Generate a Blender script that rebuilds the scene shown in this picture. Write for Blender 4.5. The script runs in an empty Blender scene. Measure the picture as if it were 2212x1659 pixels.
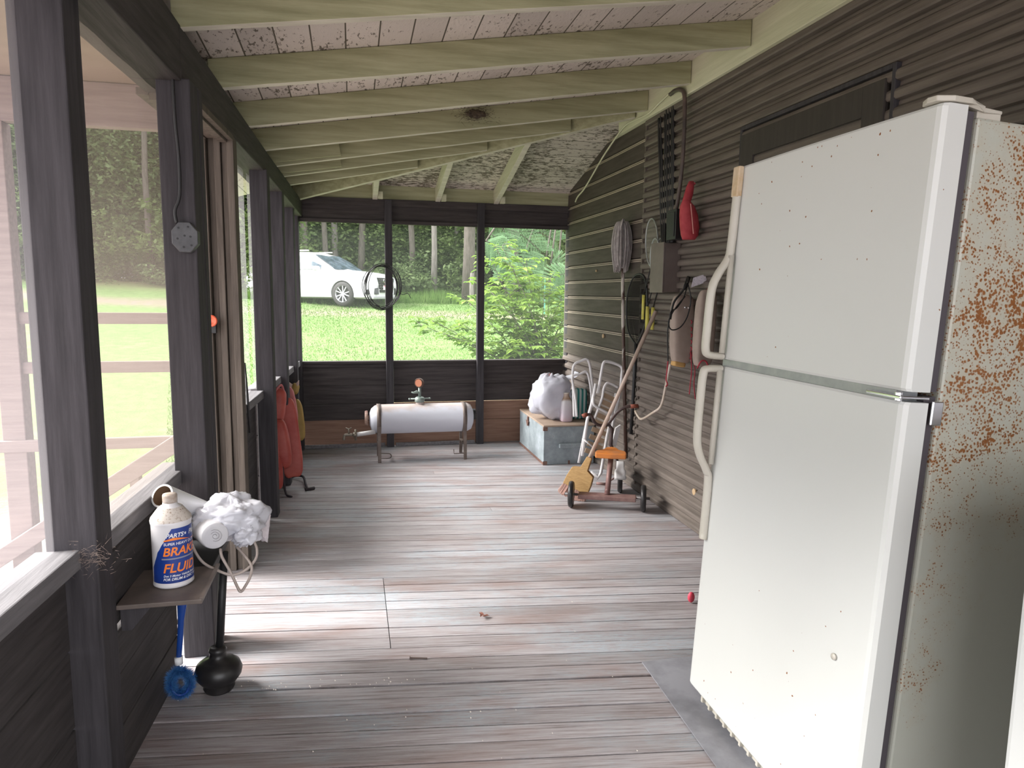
import bpy, bmesh, math, random
from math import sin, cos, pi, radians, hypot, exp, atan2
from mathutils import Vector as V, Matrix, noise
import numpy as np
random.seed(7)
scene = bpy.context.scene
col = scene.collection

# ------------------------------------------------------------------ camera, world, light, exposure
YAW, PIT, ROL, FPX, H0 = 0.22306, 0.12700, -0.01122, 1522.8, 1.32
_f = V((sin(YAW)*cos(PIT), cos(YAW)*cos(PIT), -sin(PIT)))
_r = V((cos(YAW), -sin(YAW), 0)); _d = _f.cross(_r)
RR = cos(ROL)*_r + sin(ROL)*_d; DD = -sin(ROL)*_r + cos(ROL)*_d; CC = V((0, 0, H0))
cam = bpy.data.objects.new('camera', bpy.data.cameras.new('camera')); col.objects.link(cam)
m = Matrix.Identity(4)
for i in range(3):
    m[i][0] = RR[i]; m[i][1] = -DD[i]; m[i][2] = -_f[i]; m[i][3] = CC[i]
cam.matrix_world = m
cam.data.sensor_width = 36; cam.data.lens = FPX/2212*36; cam.data.clip_start = .02; cam.data.clip_end = 300
scene.camera = cam
w = bpy.data.worlds.new('sky'); scene.world = w; w.use_nodes = True
nt = w.node_tree; nt.nodes.clear()
_o = nt.nodes.new('ShaderNodeOutputWorld'); _b = nt.nodes.new('ShaderNodeBackground')
_tc = nt.nodes.new('ShaderNodeTexCoord'); _sp = nt.nodes.new('ShaderNodeSeparateXYZ'); _cr = nt.nodes.new('ShaderNodeValToRGB')
nt.links.new(_tc.outputs['Generated'], _sp.inputs[0]); nt.links.new(_sp.outputs['Z'], _cr.inputs[0])
_cr.color_ramp.elements[0].color = (.89, .91, .98, 1); _cr.color_ramp.elements[1].color = (1, 1, 1, 1)
_cr.color_ramp.elements[0].position = 0; _cr.color_ramp.elements[1].position = .5
nt.links.new(_cr.outputs[0], _b.inputs[0]); nt.links.new(_b.outputs[0], _o.inputs[0])
_b.inputs[1].default_value = 2.5
sun = bpy.data.objects.new('sun', bpy.data.lights.new('sun', 'SUN')); col.objects.link(sun)
sun.data.energy = 11; sun.data.angle = radians(34); sun.data.color = (1, .98, .94)
sun.rotation_euler = V((-1, .25, .80)).to_track_quat('Z', 'Y').to_euler()
vs = scene.view_settings
vs.view_transform = 'Standard'; vs.look = 'None'; vs.gamma = 1; vs.use_curve_mapping = False
vs.exposure = 0.88

# pixel of the photograph -> point on a wall, floor or other plane of the place
def ray(px, py):
    return RR*((px-1106)/FPX) + DD*((py-829.5)/FPX) + _f
def PX(px, py, x): d = ray(px, py); return CC + d*(x/d.x)
def PY(px, py, y): d = ray(px, py); return CC + d*(y/d.y)
def PZ(px, py, z=0.): d = ray(px, py); return CC + d*((z-H0)/d.z)
def WL(y): return -.62 + .044*(y-2)

# ------------------------------------------------------------------ materials
def lk(t, a, b): t.links.new(a, b)
def newmat(name):
    m = bpy.data.materials.new(name); m.use_nodes = True
    t = m.node_tree; b = t.nodes['Principled BSDF']; return m, t, b
def C4(c): return (c[0], c[1], c[2], 1)
def mat(name, c, rough=.6, c2=None, sc=8., stretch=(1, 1, 1), bump=0., metal=0., spec=.5, trans=0, det=6, ramp=(.35, .65), coat=0., sss=0, alpha=1, tl=0):
    m, t, b = newmat(name)
    b.inputs['Roughness'].default_value = rough; b.inputs['Metallic'].default_value = metal
    b.inputs['Specular IOR Level'].default_value = spec
    b.inputs['Base Color'].default_value = C4(c)
    b.inputs['Coat Weight'].default_value = coat
    if trans: b.inputs['Transmission Weight'].default_value = trans
    if c2 or bump:
        tc = t.nodes.new('ShaderNodeTexCoord'); mp = t.nodes.new('ShaderNodeMapping'); n = t.nodes.new('ShaderNodeTexNoise')
        mp.inputs['Scale'].default_value = stretch
        lk(t, tc.outputs['Object'], mp.inputs[0]); lk(t, mp.outputs[0], n.inputs['Vector'])
        n.inputs['Scale'].default_value = sc; n.inputs['Detail'].default_value = det; n.inputs['Roughness'].default_value = .62
        if c2:
            r = t.nodes.new('ShaderNodeValToRGB'); r.color_ramp.elements[0].position = ramp[0]; r.color_ramp.elements[1].position = ramp[1]
            r.color_ramp.elements[0].color = C4(c); r.color_ramp.elements[1].color = C4(c2)
            lk(t, n.outputs['Fac'], r.inputs[0]); lk(t, r.outputs[0], b.inputs['Base Color'])
        if bump:
            bp = t.nodes.new('ShaderNodeBump'); bp.inputs['Strength'].default_value = bump; bp.inputs['Distance'].default_value = .01
            lk(t, n.outputs['Fac'], bp.inputs['Height']); lk(t, bp.outputs[0], b.inputs['Normal'])
    if tl:
        tr = t.nodes.new('ShaderNodeBsdfTranslucent'); mx = t.nodes.new('ShaderNodeMixShader'); mx.inputs[0].default_value = tl
        src = b.inputs['Base Color'].links
        if src: lk(t, src[0].from_socket, tr.inputs[0])
        else: tr.inputs[0].default_value = C4(c)
        lk(t, b.outputs[0], mx.inputs[1]); lk(t, tr.outputs[0], mx.inputs[2]); lk(t, mx.outputs[0], t.nodes['Material Output'].inputs[0])
    return m
def noise_node(t, vec, sc, det=5, rough=.6, stretch=None):
    n = t.nodes.new('ShaderNodeTexNoise'); n.inputs['Scale'].default_value = sc; n.inputs['Detail'].default_value = det; n.inputs['Roughness'].default_value = rough
    if stretch:
        mp = t.nodes.new('ShaderNodeMapping'); mp.inputs['Scale'].default_value = stretch; lk(t, vec, mp.inputs[0]); vec = mp.outputs[0]
    lk(t, vec, n.inputs['Vector']); return n.outputs['Fac']
def ramp_node(t, fac, stops):
    r = t.nodes.new('ShaderNodeValToRGB'); e = r.color_ramp.elements
    e[0].position, e[0].color = stops[0][0], C4(stops[0][1]); e[1].position, e[1].color = stops[-1][0], C4(stops[-1][1])
    for p, c in stops[1:-1]: q = e.new(p); q.color = C4(c)
    lk(t, fac, r.inputs[0]); return r.outputs[0]
def mix_node(t, fac, a, b, mode='MIX'):
    x = t.nodes.new('ShaderNodeMix'); x.data_type = 'RGBA'; x.blend_type = mode
    for i, s in ((0, fac), (6, a), (7, b)):
        if isinstance(s, (int, float)): x.inputs[i].default_value = s
        elif isinstance(s, tuple): x.inputs[i].default_value = C4(s)
        else: lk(t, s, x.inputs[i])
    return x.outputs[2]
def math_node(t, op, a, b=None, c=None, clamp=False):
    x = t.nodes.new('ShaderNodeMath'); x.operation = op; x.use_clamp = clamp
    for i, s in enumerate((a, b, c)):
        if s is None: continue
        if isinstance(s, (int, float)): x.inputs[i].default_value = s
        else: lk(t, s, x.inputs[i])
    return x.outputs[0]
def bump_node(t, b, h, s, d=.01):
    bp = t.nodes.new('ShaderNodeBump'); bp.inputs['Strength'].default_value = s; bp.inputs['Distance'].default_value = d
    lk(t, h, bp.inputs['Height']); lk(t, bp.outputs[0], b.inputs['Normal'])

M = {}
def wood(name, c, c2, axis, rough=.75, sc=3.5, bump=.25, spec=.3):
    s = [14, 14, 14]; s[axis] = .9
    return mat(name, c, rough, c2, sc, tuple(s), bump, spec=spec, ramp=(.3, .7))
M['dark_z'] = wood('dark_stained_wood_z', (.030, .027, .030), (.062, .056, .062), 2)
M['dark_x'] = wood('dark_stained_wood_x', (.032, .027, .027), (.075, .063, .062), 0)
M['dark_y'] = wood('dark_stained_wood_y', (.030, .026, .026), (.066, .058, .058), 1)
M['door_paint'] = wood('dark_brown_door_paint', (.040, .034, .030), (.055, .047, .041), 2, bump=.1)
M['sill_y'] = wood('grey_sill_wood_y', (.12, .115, .12), (.22, .21, .22), 1)
M['red_x'] = wood('reddish_bare_wood', (.21, .115, .08), (.33, .205, .15), 0)
M['jamb'] = wood('worn_jamb_wood', (.065, .052, .043), (.14, .115, .095), 2)
M['cream_x'] = wood('cream_rafter_paint', (.25, .25, .14), (.42, .41, .26), 0, rough=.7, sc=2.2)
M['cream_y'] = wood('cream_ledger_paint', (.50, .50, .34), (.64, .63, .47), 1, rough=.7, sc=2.)
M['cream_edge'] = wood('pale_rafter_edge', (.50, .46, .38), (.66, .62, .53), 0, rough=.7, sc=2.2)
M['mdf'] = mat('brown_board', (.10, .08, .07), .5, (.15, .12, .105), 12, bump=.1)
M['outer'] = wood('outdoor_rail_wood', (.26, .20, .19), (.36, .29, .27), 0)
M['tan'] = mat('awning_tan', (.30, .23, .17), .8, (.38, .30, .23), 3)

def make_floor_mat():
    m, t, b = newmat('worn_painted_floor')
    tc = t.nodes.new('ShaderNodeTexCoord'); v = tc.outputs['Object']
    rot = t.nodes.new('ShaderNodeMapping'); rot.inputs['Rotation'].default_value = (0, 0, .134); lk(t, v, rot.inputs[0]); v = rot.outputs[0]
    at = t.nodes.new('ShaderNodeAttribute'); at.attribute_name = 'tone'
    grain = noise_node(t, v, 3.0, 8, .7, (1.3, 34, 1)); patch = noise_node(t, v, 1.5, 6, .65, (.8, 1.5, 1)); fine = noise_node(t, v, 22, 8, .75, (1, 6, 1))
    base = ramp_node(t, grain, [(.3, (.14, .118, .115)), (.44, (.29, .262, .268)), (.58, (.39, .37, .385)), (.75, (.47, .455, .475))])
    blue = mix_node(t, .75, base, (.35, .41, .46))
    f1 = ramp_node(t, patch, [(.47, (0, 0, 0)), (.60, (1, 1, 1))]); f2 = ramp_node(t, fine, [(.42, (0, 0, 0)), (.56, (1, 1, 1))])
    f = mix_node(t, 1., f1, f2, 'MULTIPLY')
    c = mix_node(t, f, base, blue)
    p2 = noise_node(t, v, 2.3, 5, .6, (.7, 2.2, 1)); g = ramp_node(t, p2, [(.5, (0, 0, 0)), (.68, (.8, .8, .8))])
    c = mix_node(t, g, c, mix_node(t, .6, base, (.22, .125, .10)))
    tone = ramp_node(t, at.outputs['Fac'], [(0, (.80, .78, .77)), (1, (1.08, 1.07, 1.07))])
    c = mix_node(t, 1., c, tone, 'MULTIPLY'); lk(t, c, b.inputs['Base Color'])
    b.inputs['Roughness'].default_value = .42; b.inputs['Specular IOR Level'].default_value = .55
    r = ramp_node(t, grain, [(.3, (.62, .62, .62)), (.7, (.36, .36, .36))]); lk(t, r, b.inputs['Roughness'])
    h = math_node(t, 'ADD', grain, math_node(t, 'MULTIPLY', fine, .5)); bump_node(t, b, h, .35, .004)
    return m
M['floor'] = make_floor_mat()

def make_ceiling_mat(axis, pitch=.135):
    m, t, b = newmat('peeling_ceiling_%d' % axis)
    tc = t.nodes.new('ShaderNodeTexCoord'); v = tc.outputs['Object']
    sp = t.nodes.new('ShaderNodeSeparateXYZ'); lk(t, v, sp.inputs[0]); co = sp.outputs[axis]
    fr = math_node(t, 'FRACT', math_node(t, 'DIVIDE', math_node(t, 'ADD', co, 10.), pitch))
    seam = math_node(t, 'LESS_THAN', fr, .045)
    idx = math_node(t, 'FLOOR', math_node(t, 'DIVIDE', math_node(t, 'ADD', co, 10.), pitch))
    wn = t.nodes.new('ShaderNodeTexWhiteNoise'); wn.noise_dimensions = '1D'; lk(t, idx, wn.inputs['W'])
    tone = ramp_node(t, wn.outputs['Value'], [(0, (.80, .78, .78)), (1, (1.05, 1.03, 1.02))])
    s = (3.0, 1.2, 1) if axis == 0 else (1.2, 3., 1)
    n1 = noise_node(t, v, 17, 10, .74, s); n2 = noise_node(t, v, 1.3, 4, .6)
    wear = math_node(t, 'ADD', n1, math_node(t, 'MULTIPLY', math_node(t, 'SUBTRACT', n2, .5), .42))
    paint = mix_node(t, noise_node(t, v, 2.), (.62, .57, .50), (.72, .66, .61))
    c = mix_node(t, ramp_node(t, wear, [((.575 if axis == 0 else .525), (0, 0, 0)), ((.605 if axis == 0 else .56), (1, 1, 1))]), paint, (.16, .135, .105))
    c = mix_node(t, 1., c, tone, 'MULTIPLY')
    c = mix_node(t, seam, c, (.10, .085, .06)); lk(t, c, b.inputs['Base Color'])
    b.inputs['Roughness'].default_value = .8
    bump_node(t, b, wear, .5, .01)
    return m
M['ceil0'] = make_ceiling_mat(0); M['ceil1'] = make_ceiling_mat(1, .125)

M['siding'] = mat('dark_brown_siding', (.100, .082, .070), .62, (.155, .128, .110), 3, (10, 1, 12), .15, spec=.35)
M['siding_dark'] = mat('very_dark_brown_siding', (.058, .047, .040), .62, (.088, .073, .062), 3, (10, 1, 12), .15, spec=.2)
M['lit_lap'] = mat('siding_lit_lap_edge', (.32, .27, .21), .7, (.44, .37, .29), 5, (1, 1, 10))  # light on the upper lap edges of the wide boards, put in as pale colour

def make_enamel(name, base, rust_dir=None):
    m, t, b = newmat(name)
    tc = t.nodes.new('ShaderNodeTexCoord'); v = tc.outputs['Object']
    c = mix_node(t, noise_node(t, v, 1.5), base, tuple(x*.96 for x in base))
    sp = t.nodes.new('ShaderNodeSeparateXYZ'); lk(t, v, sp.inputs[0])
    vo = t.nodes.new('ShaderNodeTexVoronoi'); vo.inputs['Scale'].default_value = 150 if rust_dir == 'side' else 70; _vd = t.nodes.new('ShaderNodeVectorMath'); _vd.operation = 'MULTIPLY_ADD'; _nc = t.nodes.new('ShaderNodeTexNoise'); _nc.inputs['Scale'].default_value = 90; lk(t, v, _nc.inputs['Vector']); lk(t, _nc.outputs['Color'], _vd.inputs[0]); _vd.inputs[1].default_value = (.007, .007, .007); lk(t, v, _vd.inputs[2]); lk(t, _vd.outputs[0], vo.inputs['Vector'])
    n1 = noise_node(t, v, 2.6, 5, .6); n2 = noise_node(t, v, 110, 9, .78)
    if rust_dir == 'side':   # band of rust: x and z are object coordinates on the cabinet side
        zz = math_node(t, 'SUBTRACT', sp.outputs['Z'], 1.33); xx = math_node(t, 'SUBTRACT', sp.outputs['X'], math_node(t, 'ADD', .27, math_node(t, 'MULTIPLY', zz, .16)))
        q = math_node(t, 'ADD', math_node(t, 'POWER', math_node(t, 'DIVIDE', zz, .46), 2.), math_node(t, 'POWER', math_node(t, 'DIVIDE', xx, .20), 2.))
        d = math_node(t, 'SUBTRACT', 1.25, math_node(t, 'MULTIPLY', q, .55), clamp=False)
        d = math_node(t, 'MAXIMUM', d, -.30)
        z2 = math_node(t, 'SUBTRACT', sp.outputs['Z'], .62); x2 = math_node(t, 'SUBTRACT', sp.outputs['X'], .13)
        q2 = math_node(t, 'ADD', math_node(t, 'POWER', math_node(t, 'DIVIDE', z2, .30), 2.), math_node(t, 'POWER', math_node(t, 'DIVIDE', x2, .10), 2.))
        d2 = math_node(t, 'SUBTRACT', .45, math_node(t, 'MULTIPLY', q2, .5))
        d = math_node(t, 'MAXIMUM', d, d2)
        n3 = noise_node(t, v, 16, 6, .7)
        dens = math_node(t, 'ADD', math_node(t, 'MULTIPLY', d, .46), math_node(t, 'MULTIPLY', math_node(t, 'SUBTRACT', n3, .5), 1.7))
        dens = math_node(t, 'ADD', dens, math_node(t, 'MULTIPLY', math_node(t, 'SUBTRACT', n1, .5), .6), clamp=True)
        f = math_node(t, 'SUBTRACT', math_node(t, 'MULTIPLY', dens, .98), vo.outputs['Distance'])
        mask = ramp_node(t, f, [(0, (0, 0, 0)), (.22, (1, 1, 1))])
        stain = ramp_node(t, dens, [(.1, (0, 0, 0)), (.9, (.45, .45, .45))])
        c = mix_node(t, stain, c, (.42, .31, .17))
    else:
        vc = t.nodes.new('ShaderNodeSeparateColor'); lk(t, vo.outputs['Color'], vc.inputs[0])
        ed = math_node(t, 'ADD', math_node(t, 'ABSOLUTE', math_node(t, 'SUBTRACT', sp.outputs['Z'], .86)), math_node(t, 'MULTIPLY', math_node(t, 'SUBTRACT', n1, .5), 1.2))
        sel = math_node(t, 'GREATER_THAN', math_node(t, 'ADD', vc.outputs[0], math_node(t, 'MULTIPLY', ed, .10)), 1.03)
        mask = math_node(t, 'MULTIPLY', sel, math_node(t, 'LESS_THAN', vo.outputs['Distance'], math_node(t, 'MULTIPLY', vc.outputs[1], .20)))
    rust = mix_node(t, noise_node(t, v, 60), (.15, .05, .015), (.33, .135, .04))
    c = mix_node(t, mask, c, rust); lk(t, c, b.inputs['Base Color'])
    b.inputs['Roughness'].default_value = .38
    bump_node(t, b, noise_node(t, v, 160, 2), .06, .002)
    return m
M['enamel'] = make_enamel('white_door_enamel', (.66, .67, .645), 'front')
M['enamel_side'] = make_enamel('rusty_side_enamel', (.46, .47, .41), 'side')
M['handle'] = mat('ivory_plastic', (.50, .47, .40), .4, (.56, .53, .47), 3)
M['handle_rust'] = mat('stained_ivory', (.52, .36, .20), .5, (.62, .50, .36), 30)
M['gasket'] = mat('grey_gasket', (.07, .06, .07), .6)
M['grey_metal'] = mat('grey_metal', (.32, .33, .34), .4, (.40, .41, .41), 20, metal=.5)
M['white'] = mat('white_paint', (.68, .67, .68), .45, (.60, .58, .58), 6)
M['white_pl'] = mat('white_plastic', (.78, .78, .80), .35)
M['black'] = mat('black_plastic', (.012, .012, .013), .5)
M['rubber'] = mat('black_rubber', (.012, .011, .012), .38, (.02, .018, .018), 15, bump=.05)
M['wire'] = mat('black_wire', (.018, .017, .018), .5)

def screen_mat(name, c, op):
    m, t, b = newmat(name); t.nodes.remove(b)
    tr = t.nodes.new('ShaderNodeBsdfTransparent'); df = t.nodes.new('ShaderNodeBsdfDiffuse'); tl = t.nodes.new('ShaderNodeBsdfTranslucent')
    df.inputs[0].default_value = C4(c); tl.inputs[0].default_value = C4(c)
    a = t.nodes.new('ShaderNodeMixShader'); a.inputs[0].default_value = .5; lk(t, df.outputs[0], a.inputs[1]); lk(t, tl.outputs[0], a.inputs[2])
    x = t.nodes.new('ShaderNodeMixShader'); x.inputs[0].default_value = op; lk(t, tr.outputs[0], x.inputs[1]); lk(t, a.outputs[0], x.inputs[2])
    lk(t, x.outputs[0], t.nodes['Material Output'].inputs[0]); return m
M['screen_pale'] = screen_mat('pale_window_screen', (.30, .285, .30), .34)
M['screen_sheer'] = screen_mat('sheer_dusty_screen', (.25, .215, .19), .48)
M['screen_clear'] = screen_mat('fine_window_screen', (.36, .39, .36), .15)

def make_ground_mat():
    m, t, b = newmat('lawn_ground')
    tc = t.nodes.new('ShaderNodeTexCoord'); v = tc.outputs['Object']; sp = t.nodes.new('ShaderNodeSeparateXYZ'); lk(t, v, sp.inputs[0])
    n1 = noise_node(t, v, .45, 5, .6); n2 = noise_node(t, v, 6, 8, .7); n3 = noise_node(t, v, 30, 4, .7)
    g = ramp_node(t, n2, [(.3, (.07, .13, .03)), (.55, (.115, .20, .05)), (.75, (.15, .235, .08))])
    dirt = ramp_node(t, n3, [(.3, (.11, .09, .06)), (.7, (.19, .16, .11))])
    bare = ramp_node(t, math_node(t, 'ADD', n1, math_node(t, 'MULTIPLY', math_node(t, 'SUBTRACT', n2, .5), .5)), [(.56, (0, 0, 0)), (.68, (.75, .75, .75))])
    c = mix_node(t, bare, g, dirt)
    yy = math_node(t, 'ADD', sp.outputs['Y'], math_node(t, 'MULTIPLY', n1, 2.5))
    yy = math_node(t, 'ADD', yy, math_node(t, 'MULTIPLY', sp.outputs['X'], .12))
    dr = math_node(t, 'ABSOLUTE', math_node(t, 'SUBTRACT', yy, 21.6)); drf = math_node(t, 'SUBTRACT', 1.25, dr, clamp=True)
    drf = math_node(t, 'MULTIPLY', drf, math_node(t, 'MULTIPLY', n2, 1.6), clamp=True)
    c = mix_node(t, drf, c, (.22, .165, .14))
    wd = math_node(t, 'MULTIPLY', math_node(t, 'SUBTRACT', sp.outputs['Y'], 23.6), .5, clamp=True)
    c = mix_node(t, math_node(t, 'MULTIPLY', wd, .8), c, mix_node(t, n3, (.14, .10, .06), (.22, .24, .09)))
    # bleached dry ground and pavers close to the porch on its left side
    nr = math_node(t, 'MULTIPLY', math_node(t, 'SUBTRACT', 7.6, math_node(t, 'ADD', sp.outputs['Y'], math_node(t, 'MULTIPLY', n1, 2.))), .6, clamp=True)
    br = t.nodes.new('ShaderNodeTexBrick'); br.inputs['Scale'].default_value = 3.2; br.inputs['Color1'].default_value = (.42, .37, .355, 1)
    br.inputs['Color2'].default_value = (.34, .29, .28, 1); br.inputs['Mortar'].default_value = (.22, .20, .16, 1); br.inputs['Mortar Size'].default_value = .03
    lk(t, v, br.inputs['Vector'])
    pv = mix_node(t, ramp_node(t, n2, [(.45, (0, 0, 0)), (.6, (1, 1, 1))]), br.outputs[0], (.34, .26, .235))
    c = mix_node(t, nr, c, pv)
    lk(t, c, b.inputs['Base Color']); b.inputs['Roughness'].default_value = .9
    bump_node(t, b, n3, .5, .03)
    return m
M['ground'] = make_ground_mat()
def leafmat(name, a, b_, sc=1.5, tl=.35):
    return mat(name, a, .55, b_, sc, ramp=(.35, .65), tl=tl, spec=.3)
M['leaf_forest'] = leafmat('forest_leaves', (.07, .11, .035), (.16, .22, .075))
M['leaf_forest2'] = leafmat('forest_leaves_pale', (.09, .14, .055), (.21, .28, .12))
M['leaf_back'] = leafmat('deep_forest_leaves', (.06, .085, .04), (.13, .17, .08))
M['leaf_bush'] = leafmat('bush_leaves', (.11, .22, .03), (.25, .36, .07), 5, .45)
M['leaf_mimosa'] = leafmat('mimosa_leaves', (.10, .20, .09), (.20, .33, .17), 3, .4)
M['grass'] = leafmat('grass_blades', (.08, .17, .03), (.16, .26, .07), 2, .4)
M['bark'] = mat('bark', (.065, .055, .045), .9, (.12, .10, .09), 4, (6, 6, 1), .4)
M['bark_pale'] = mat('pale_bark', (.13, .115, .105), .9, (.22, .20, .185), 4, (6, 6, 1), .3)
M['carpaint'] = mat('white_car_paint', (.60, .60, .63), .22, coat=.5)
M['glass'] = mat('dark_tinted_glass', (.03, .045, .06), .12, (.12, .16, .20), 4, spec=.35)
M['alloy'] = mat('alloy_wheel', (.62, .62, .66), .3, metal=.6)
M['tyre'] = mat('tyre_rubber', (.035, .032, .034), .7)
M['blackgloss'] = mat('black_grille', (.015, .015, .018), .25)
M['chrome'] = mat('chrome', (.75, .75, .78), .15, metal=1)

# ------------------------------------------------------------------ mesh helpers
class MB:
    def __init__(s): s.v = []; s.f = []; s.mi = []
    def add(s, vs, fs, mi=0):
        o = len(s.v); s.v += [tuple(p) for p in vs]; s.f += [tuple(i+o for i in f) for f in fs]; s.mi += [mi]*len(fs); return s
    def hexa(s, p, mi=0):  # 8 points: bottom 4 ccw, top 4 ccw
        return s.add(p, [(3, 2, 1, 0), (4, 5, 6, 7), (0, 1, 5, 4), (1, 2, 6, 5), (2, 3, 7, 6), (3, 0, 4, 7)], mi)
    def box(s, a, b, mi=0):
        x0, y0, z0 = a; x1, y1, z1 = b
        return s.hexa([(x0, y0, z0), (x1, y0, z0), (x1, y1, z0), (x0, y1, z0), (x0, y0, z1), (x1, y0, z1), (x1, y1, z1), (x0, y1, z1)], mi)
    def beam(s, p, q, w, h, up=(0, 0, 1), mi=0):   # w sideways, h along up; p, q are the centre line
        p, q = V(p), V(q); d = (q-p).normalized(); u = V(up); sd = d.cross(u).normalized(); u = sd.cross(d).normalized()
        a, b = sd*(w/2), u*(h/2)
        return s.hexa([p-a-b, p+a-b, q+a-b, q-a-b, p-a+b, p+a+b, q+a+b, q-a+b], mi)
    def tube(s, pts, r, n=8, closed=False, mi=0, cap=True):
        pts = [V(p) for p in pts]; N = len(pts)
        rs = r if isinstance(r, (list, tuple)) else [r]*N
        vs = []; fs = []; prev = None
        for i, p in enumerate(pts):
            if closed: d = (pts[(i+1) % N]-pts[i-1])
            else: d = pts[min(i+1, N-1)]-pts[max(i-1, 0)]
            d = d.normalized() if d.length > 1e-9 else V((0, 0, 1))
            if prev is None: a = d.orthogonal().normalized()
            else:
                a = prev-d*prev.dot(d); a = a.normalized() if a.length > 1e-6 else d.orthogonal().normalized()
            prev = a; b = d.cross(a)
            vs += [p+(a*cos(2*pi*k/n)+b*sin(2*pi*k/n))*rs[i] for k in range(n)]
        for i in range(N if closed else N-1):
            j = (i+1) % N
            fs += [(i*n+k, i*n+(k+1) % n, j*n+(k+1) % n, j*n+k) for k in range(n)]
        if not closed and cap: fs += [tuple(range(n-1, -1, -1)), tuple((N-1)*n+k for k in range(n))]
        return s.add(vs, fs, mi)
    def lathe(s, prof, o=(0, 0, 0), ax=(0, 0, 1), n=24, mi=0, sx=1, sy=1, cap=True):  # prof: (r, h)
        ax = V(ax).normalized(); a = ax.orthogonal().normalized() if abs(ax.z) < .99 else V((1, 0, 0)); b = ax.cross(a); o = V(o)
        vs = []; fs = []
        for r, h in prof: vs += [o+ax*h+(a*cos(2*pi*k/n)*sx+b*sin(2*pi*k/n)*sy)*max(r, 1e-4) for k in range(n)]
        for i in range(len(prof)-1): fs += [(i*n+k, i*n+(k+1) % n, (i+1)*n+(k+1) % n, (i+1)*n+k) for k in range(n)]
        if cap: fs += [tuple(range(n-1, -1, -1)), tuple((len(prof)-1)*n+k for k in range(n))]
        return s.add(vs, fs, mi)
    def grid(s, fn, nu, nv, mi=0, thick=None):
        vs = [fn(i/(nu), j/(nv)) for j in range(nv+1) for i in range(nu+1)]
        fs = [(j*(nu+1)+i, j*(nu+1)+i+1, (j+1)*(nu+1)+i+1, (j+1)*(nu+1)+i) for j in range(nv) for i in range(nu)]
        return s.add(vs, fs, mi)
    def blob(s, c, r, nu=24, nv=14, fn=None, e=1., M3=None, mi=0):  # superellipsoid, displaced by fn(dir)
        vs = []; fs = []; c = V(c)
        pw = lambda x: math.copysign(abs(x)**e, x)
        for j in range(nv+1):
            th = pi*j/nv-pi/2
            for i in range(nu):
                ph = 2*pi*i/nu; d = V((pw(cos(th))*pw(cos(ph)), pw(cos(th))*pw(sin(ph)), pw(sin(th))))
                k = fn(d) if fn else 1
                p = V((d.x*r[0], d.y*r[1], d.z*r[2]))*k
                vs.append(c+(M3 @ p if M3 else p))
        for j in range(nv): fs += [(j*nu+i, j*nu+(i+1) % nu, (j+1)*nu+(i+1) % nu, (j+1)*nu+i) for i in range(nu)]
        return s.add(vs, fs, mi)
    def build(s, name, mats, parent=None, local=False, smooth=False, bevel=0, label=None, solid=0, sub=0, loc=None):
        me = bpy.data.meshes.new(name); me.from_pydata(s.v, [], s.f); me.validate(); me.update()
        for mm in (mats if isinstance(mats, (list, tuple)) else [mats]): me.materials.append(M[mm] if isinstance(mm, str) else mm)
        if len(me.polygons) == len(s.mi): me.polygons.foreach_set('material_index', s.mi)
        o = bpy.data.objects.new(name, me); col.objects.link(o)
        if loc is not None:
            me.transform(Matrix.Translation(-V(loc))); o.location = V(loc)
        if parent is not None:
            o.parent = parent; pl = parent.location if loc is None else None
            if local: pass
            elif loc is None: me.transform(parent_world(parent).inverted())
            else: o.location = V(loc)-parent_world(parent).translation
        if smooth: me.shade_smooth()
        if solid: q = o.modifiers.new('s', 'SOLIDIFY'); q.thickness = solid; q.offset = 0
        if bevel:
            q = o.modifiers.new('b', 'BEVEL'); q.width = bevel; q.segments = 2; q.limit_method = 'ANGLE'; q.angle_limit = radians(40)
        if sub: q = o.modifiers.new('u', 'SUBSURF'); q.levels = sub; q.render_levels = sub
        if label: o['label'] = label
        return o
def parent_world(o):
    m = o.matrix_basis.copy(); p = o.parent
    while p is not None: m = p.matrix_basis @ m; p = p.parent
    return m
def tag(o, label, cat, group=None, kind=None):
    if label: o['label'] = label
    if cat: o['category'] = cat
    if group: o['group'] = group
    if kind: o['kind'] = kind
    return o
def thing(name, label, cat, loc=(0, 0, 0), group=None):
    o = bpy.data.objects.new(name, None); col.objects.link(o); o.location = loc; o.empty_display_size = .1
    return tag(o, label, cat, group)
def struct(mb, name, mats, label=None, **k):
    o = mb.build(name, mats, **k); o['kind'] = 'structure'
    if label: o['label'] = label
    return o
def copy_tree(o, parent=None):
    c = o.copy(); col.objects.link(c); c.parent = parent
    for ch in list(o.children): copy_tree(ch, c)
    return c
def smoothpts(pts, n=6, closed=False):   # Catmull-Rom
    P = [V(p) for p in pts]; N = len(P); out = []
    for i in range(N if closed else N-1):
        g = lambda k: P[k % N] if closed else P[max(0, min(N-1, k))]
        a, b, c, d = g(i-1), g(i), g(i+1), g(i+2)
        for j in range(n):
            t = j/n; out.append(.5*((2*b)+(c-a)*t+(2*a-5*b+4*c-d)*t*t+(3*b-a-3*c+d)*t**3))
    if not closed: out.append(P[-1])
    return out
def nz(x, y, z, s=1.): return noise.noise(V((x*s, y*s, z*s)))
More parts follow.
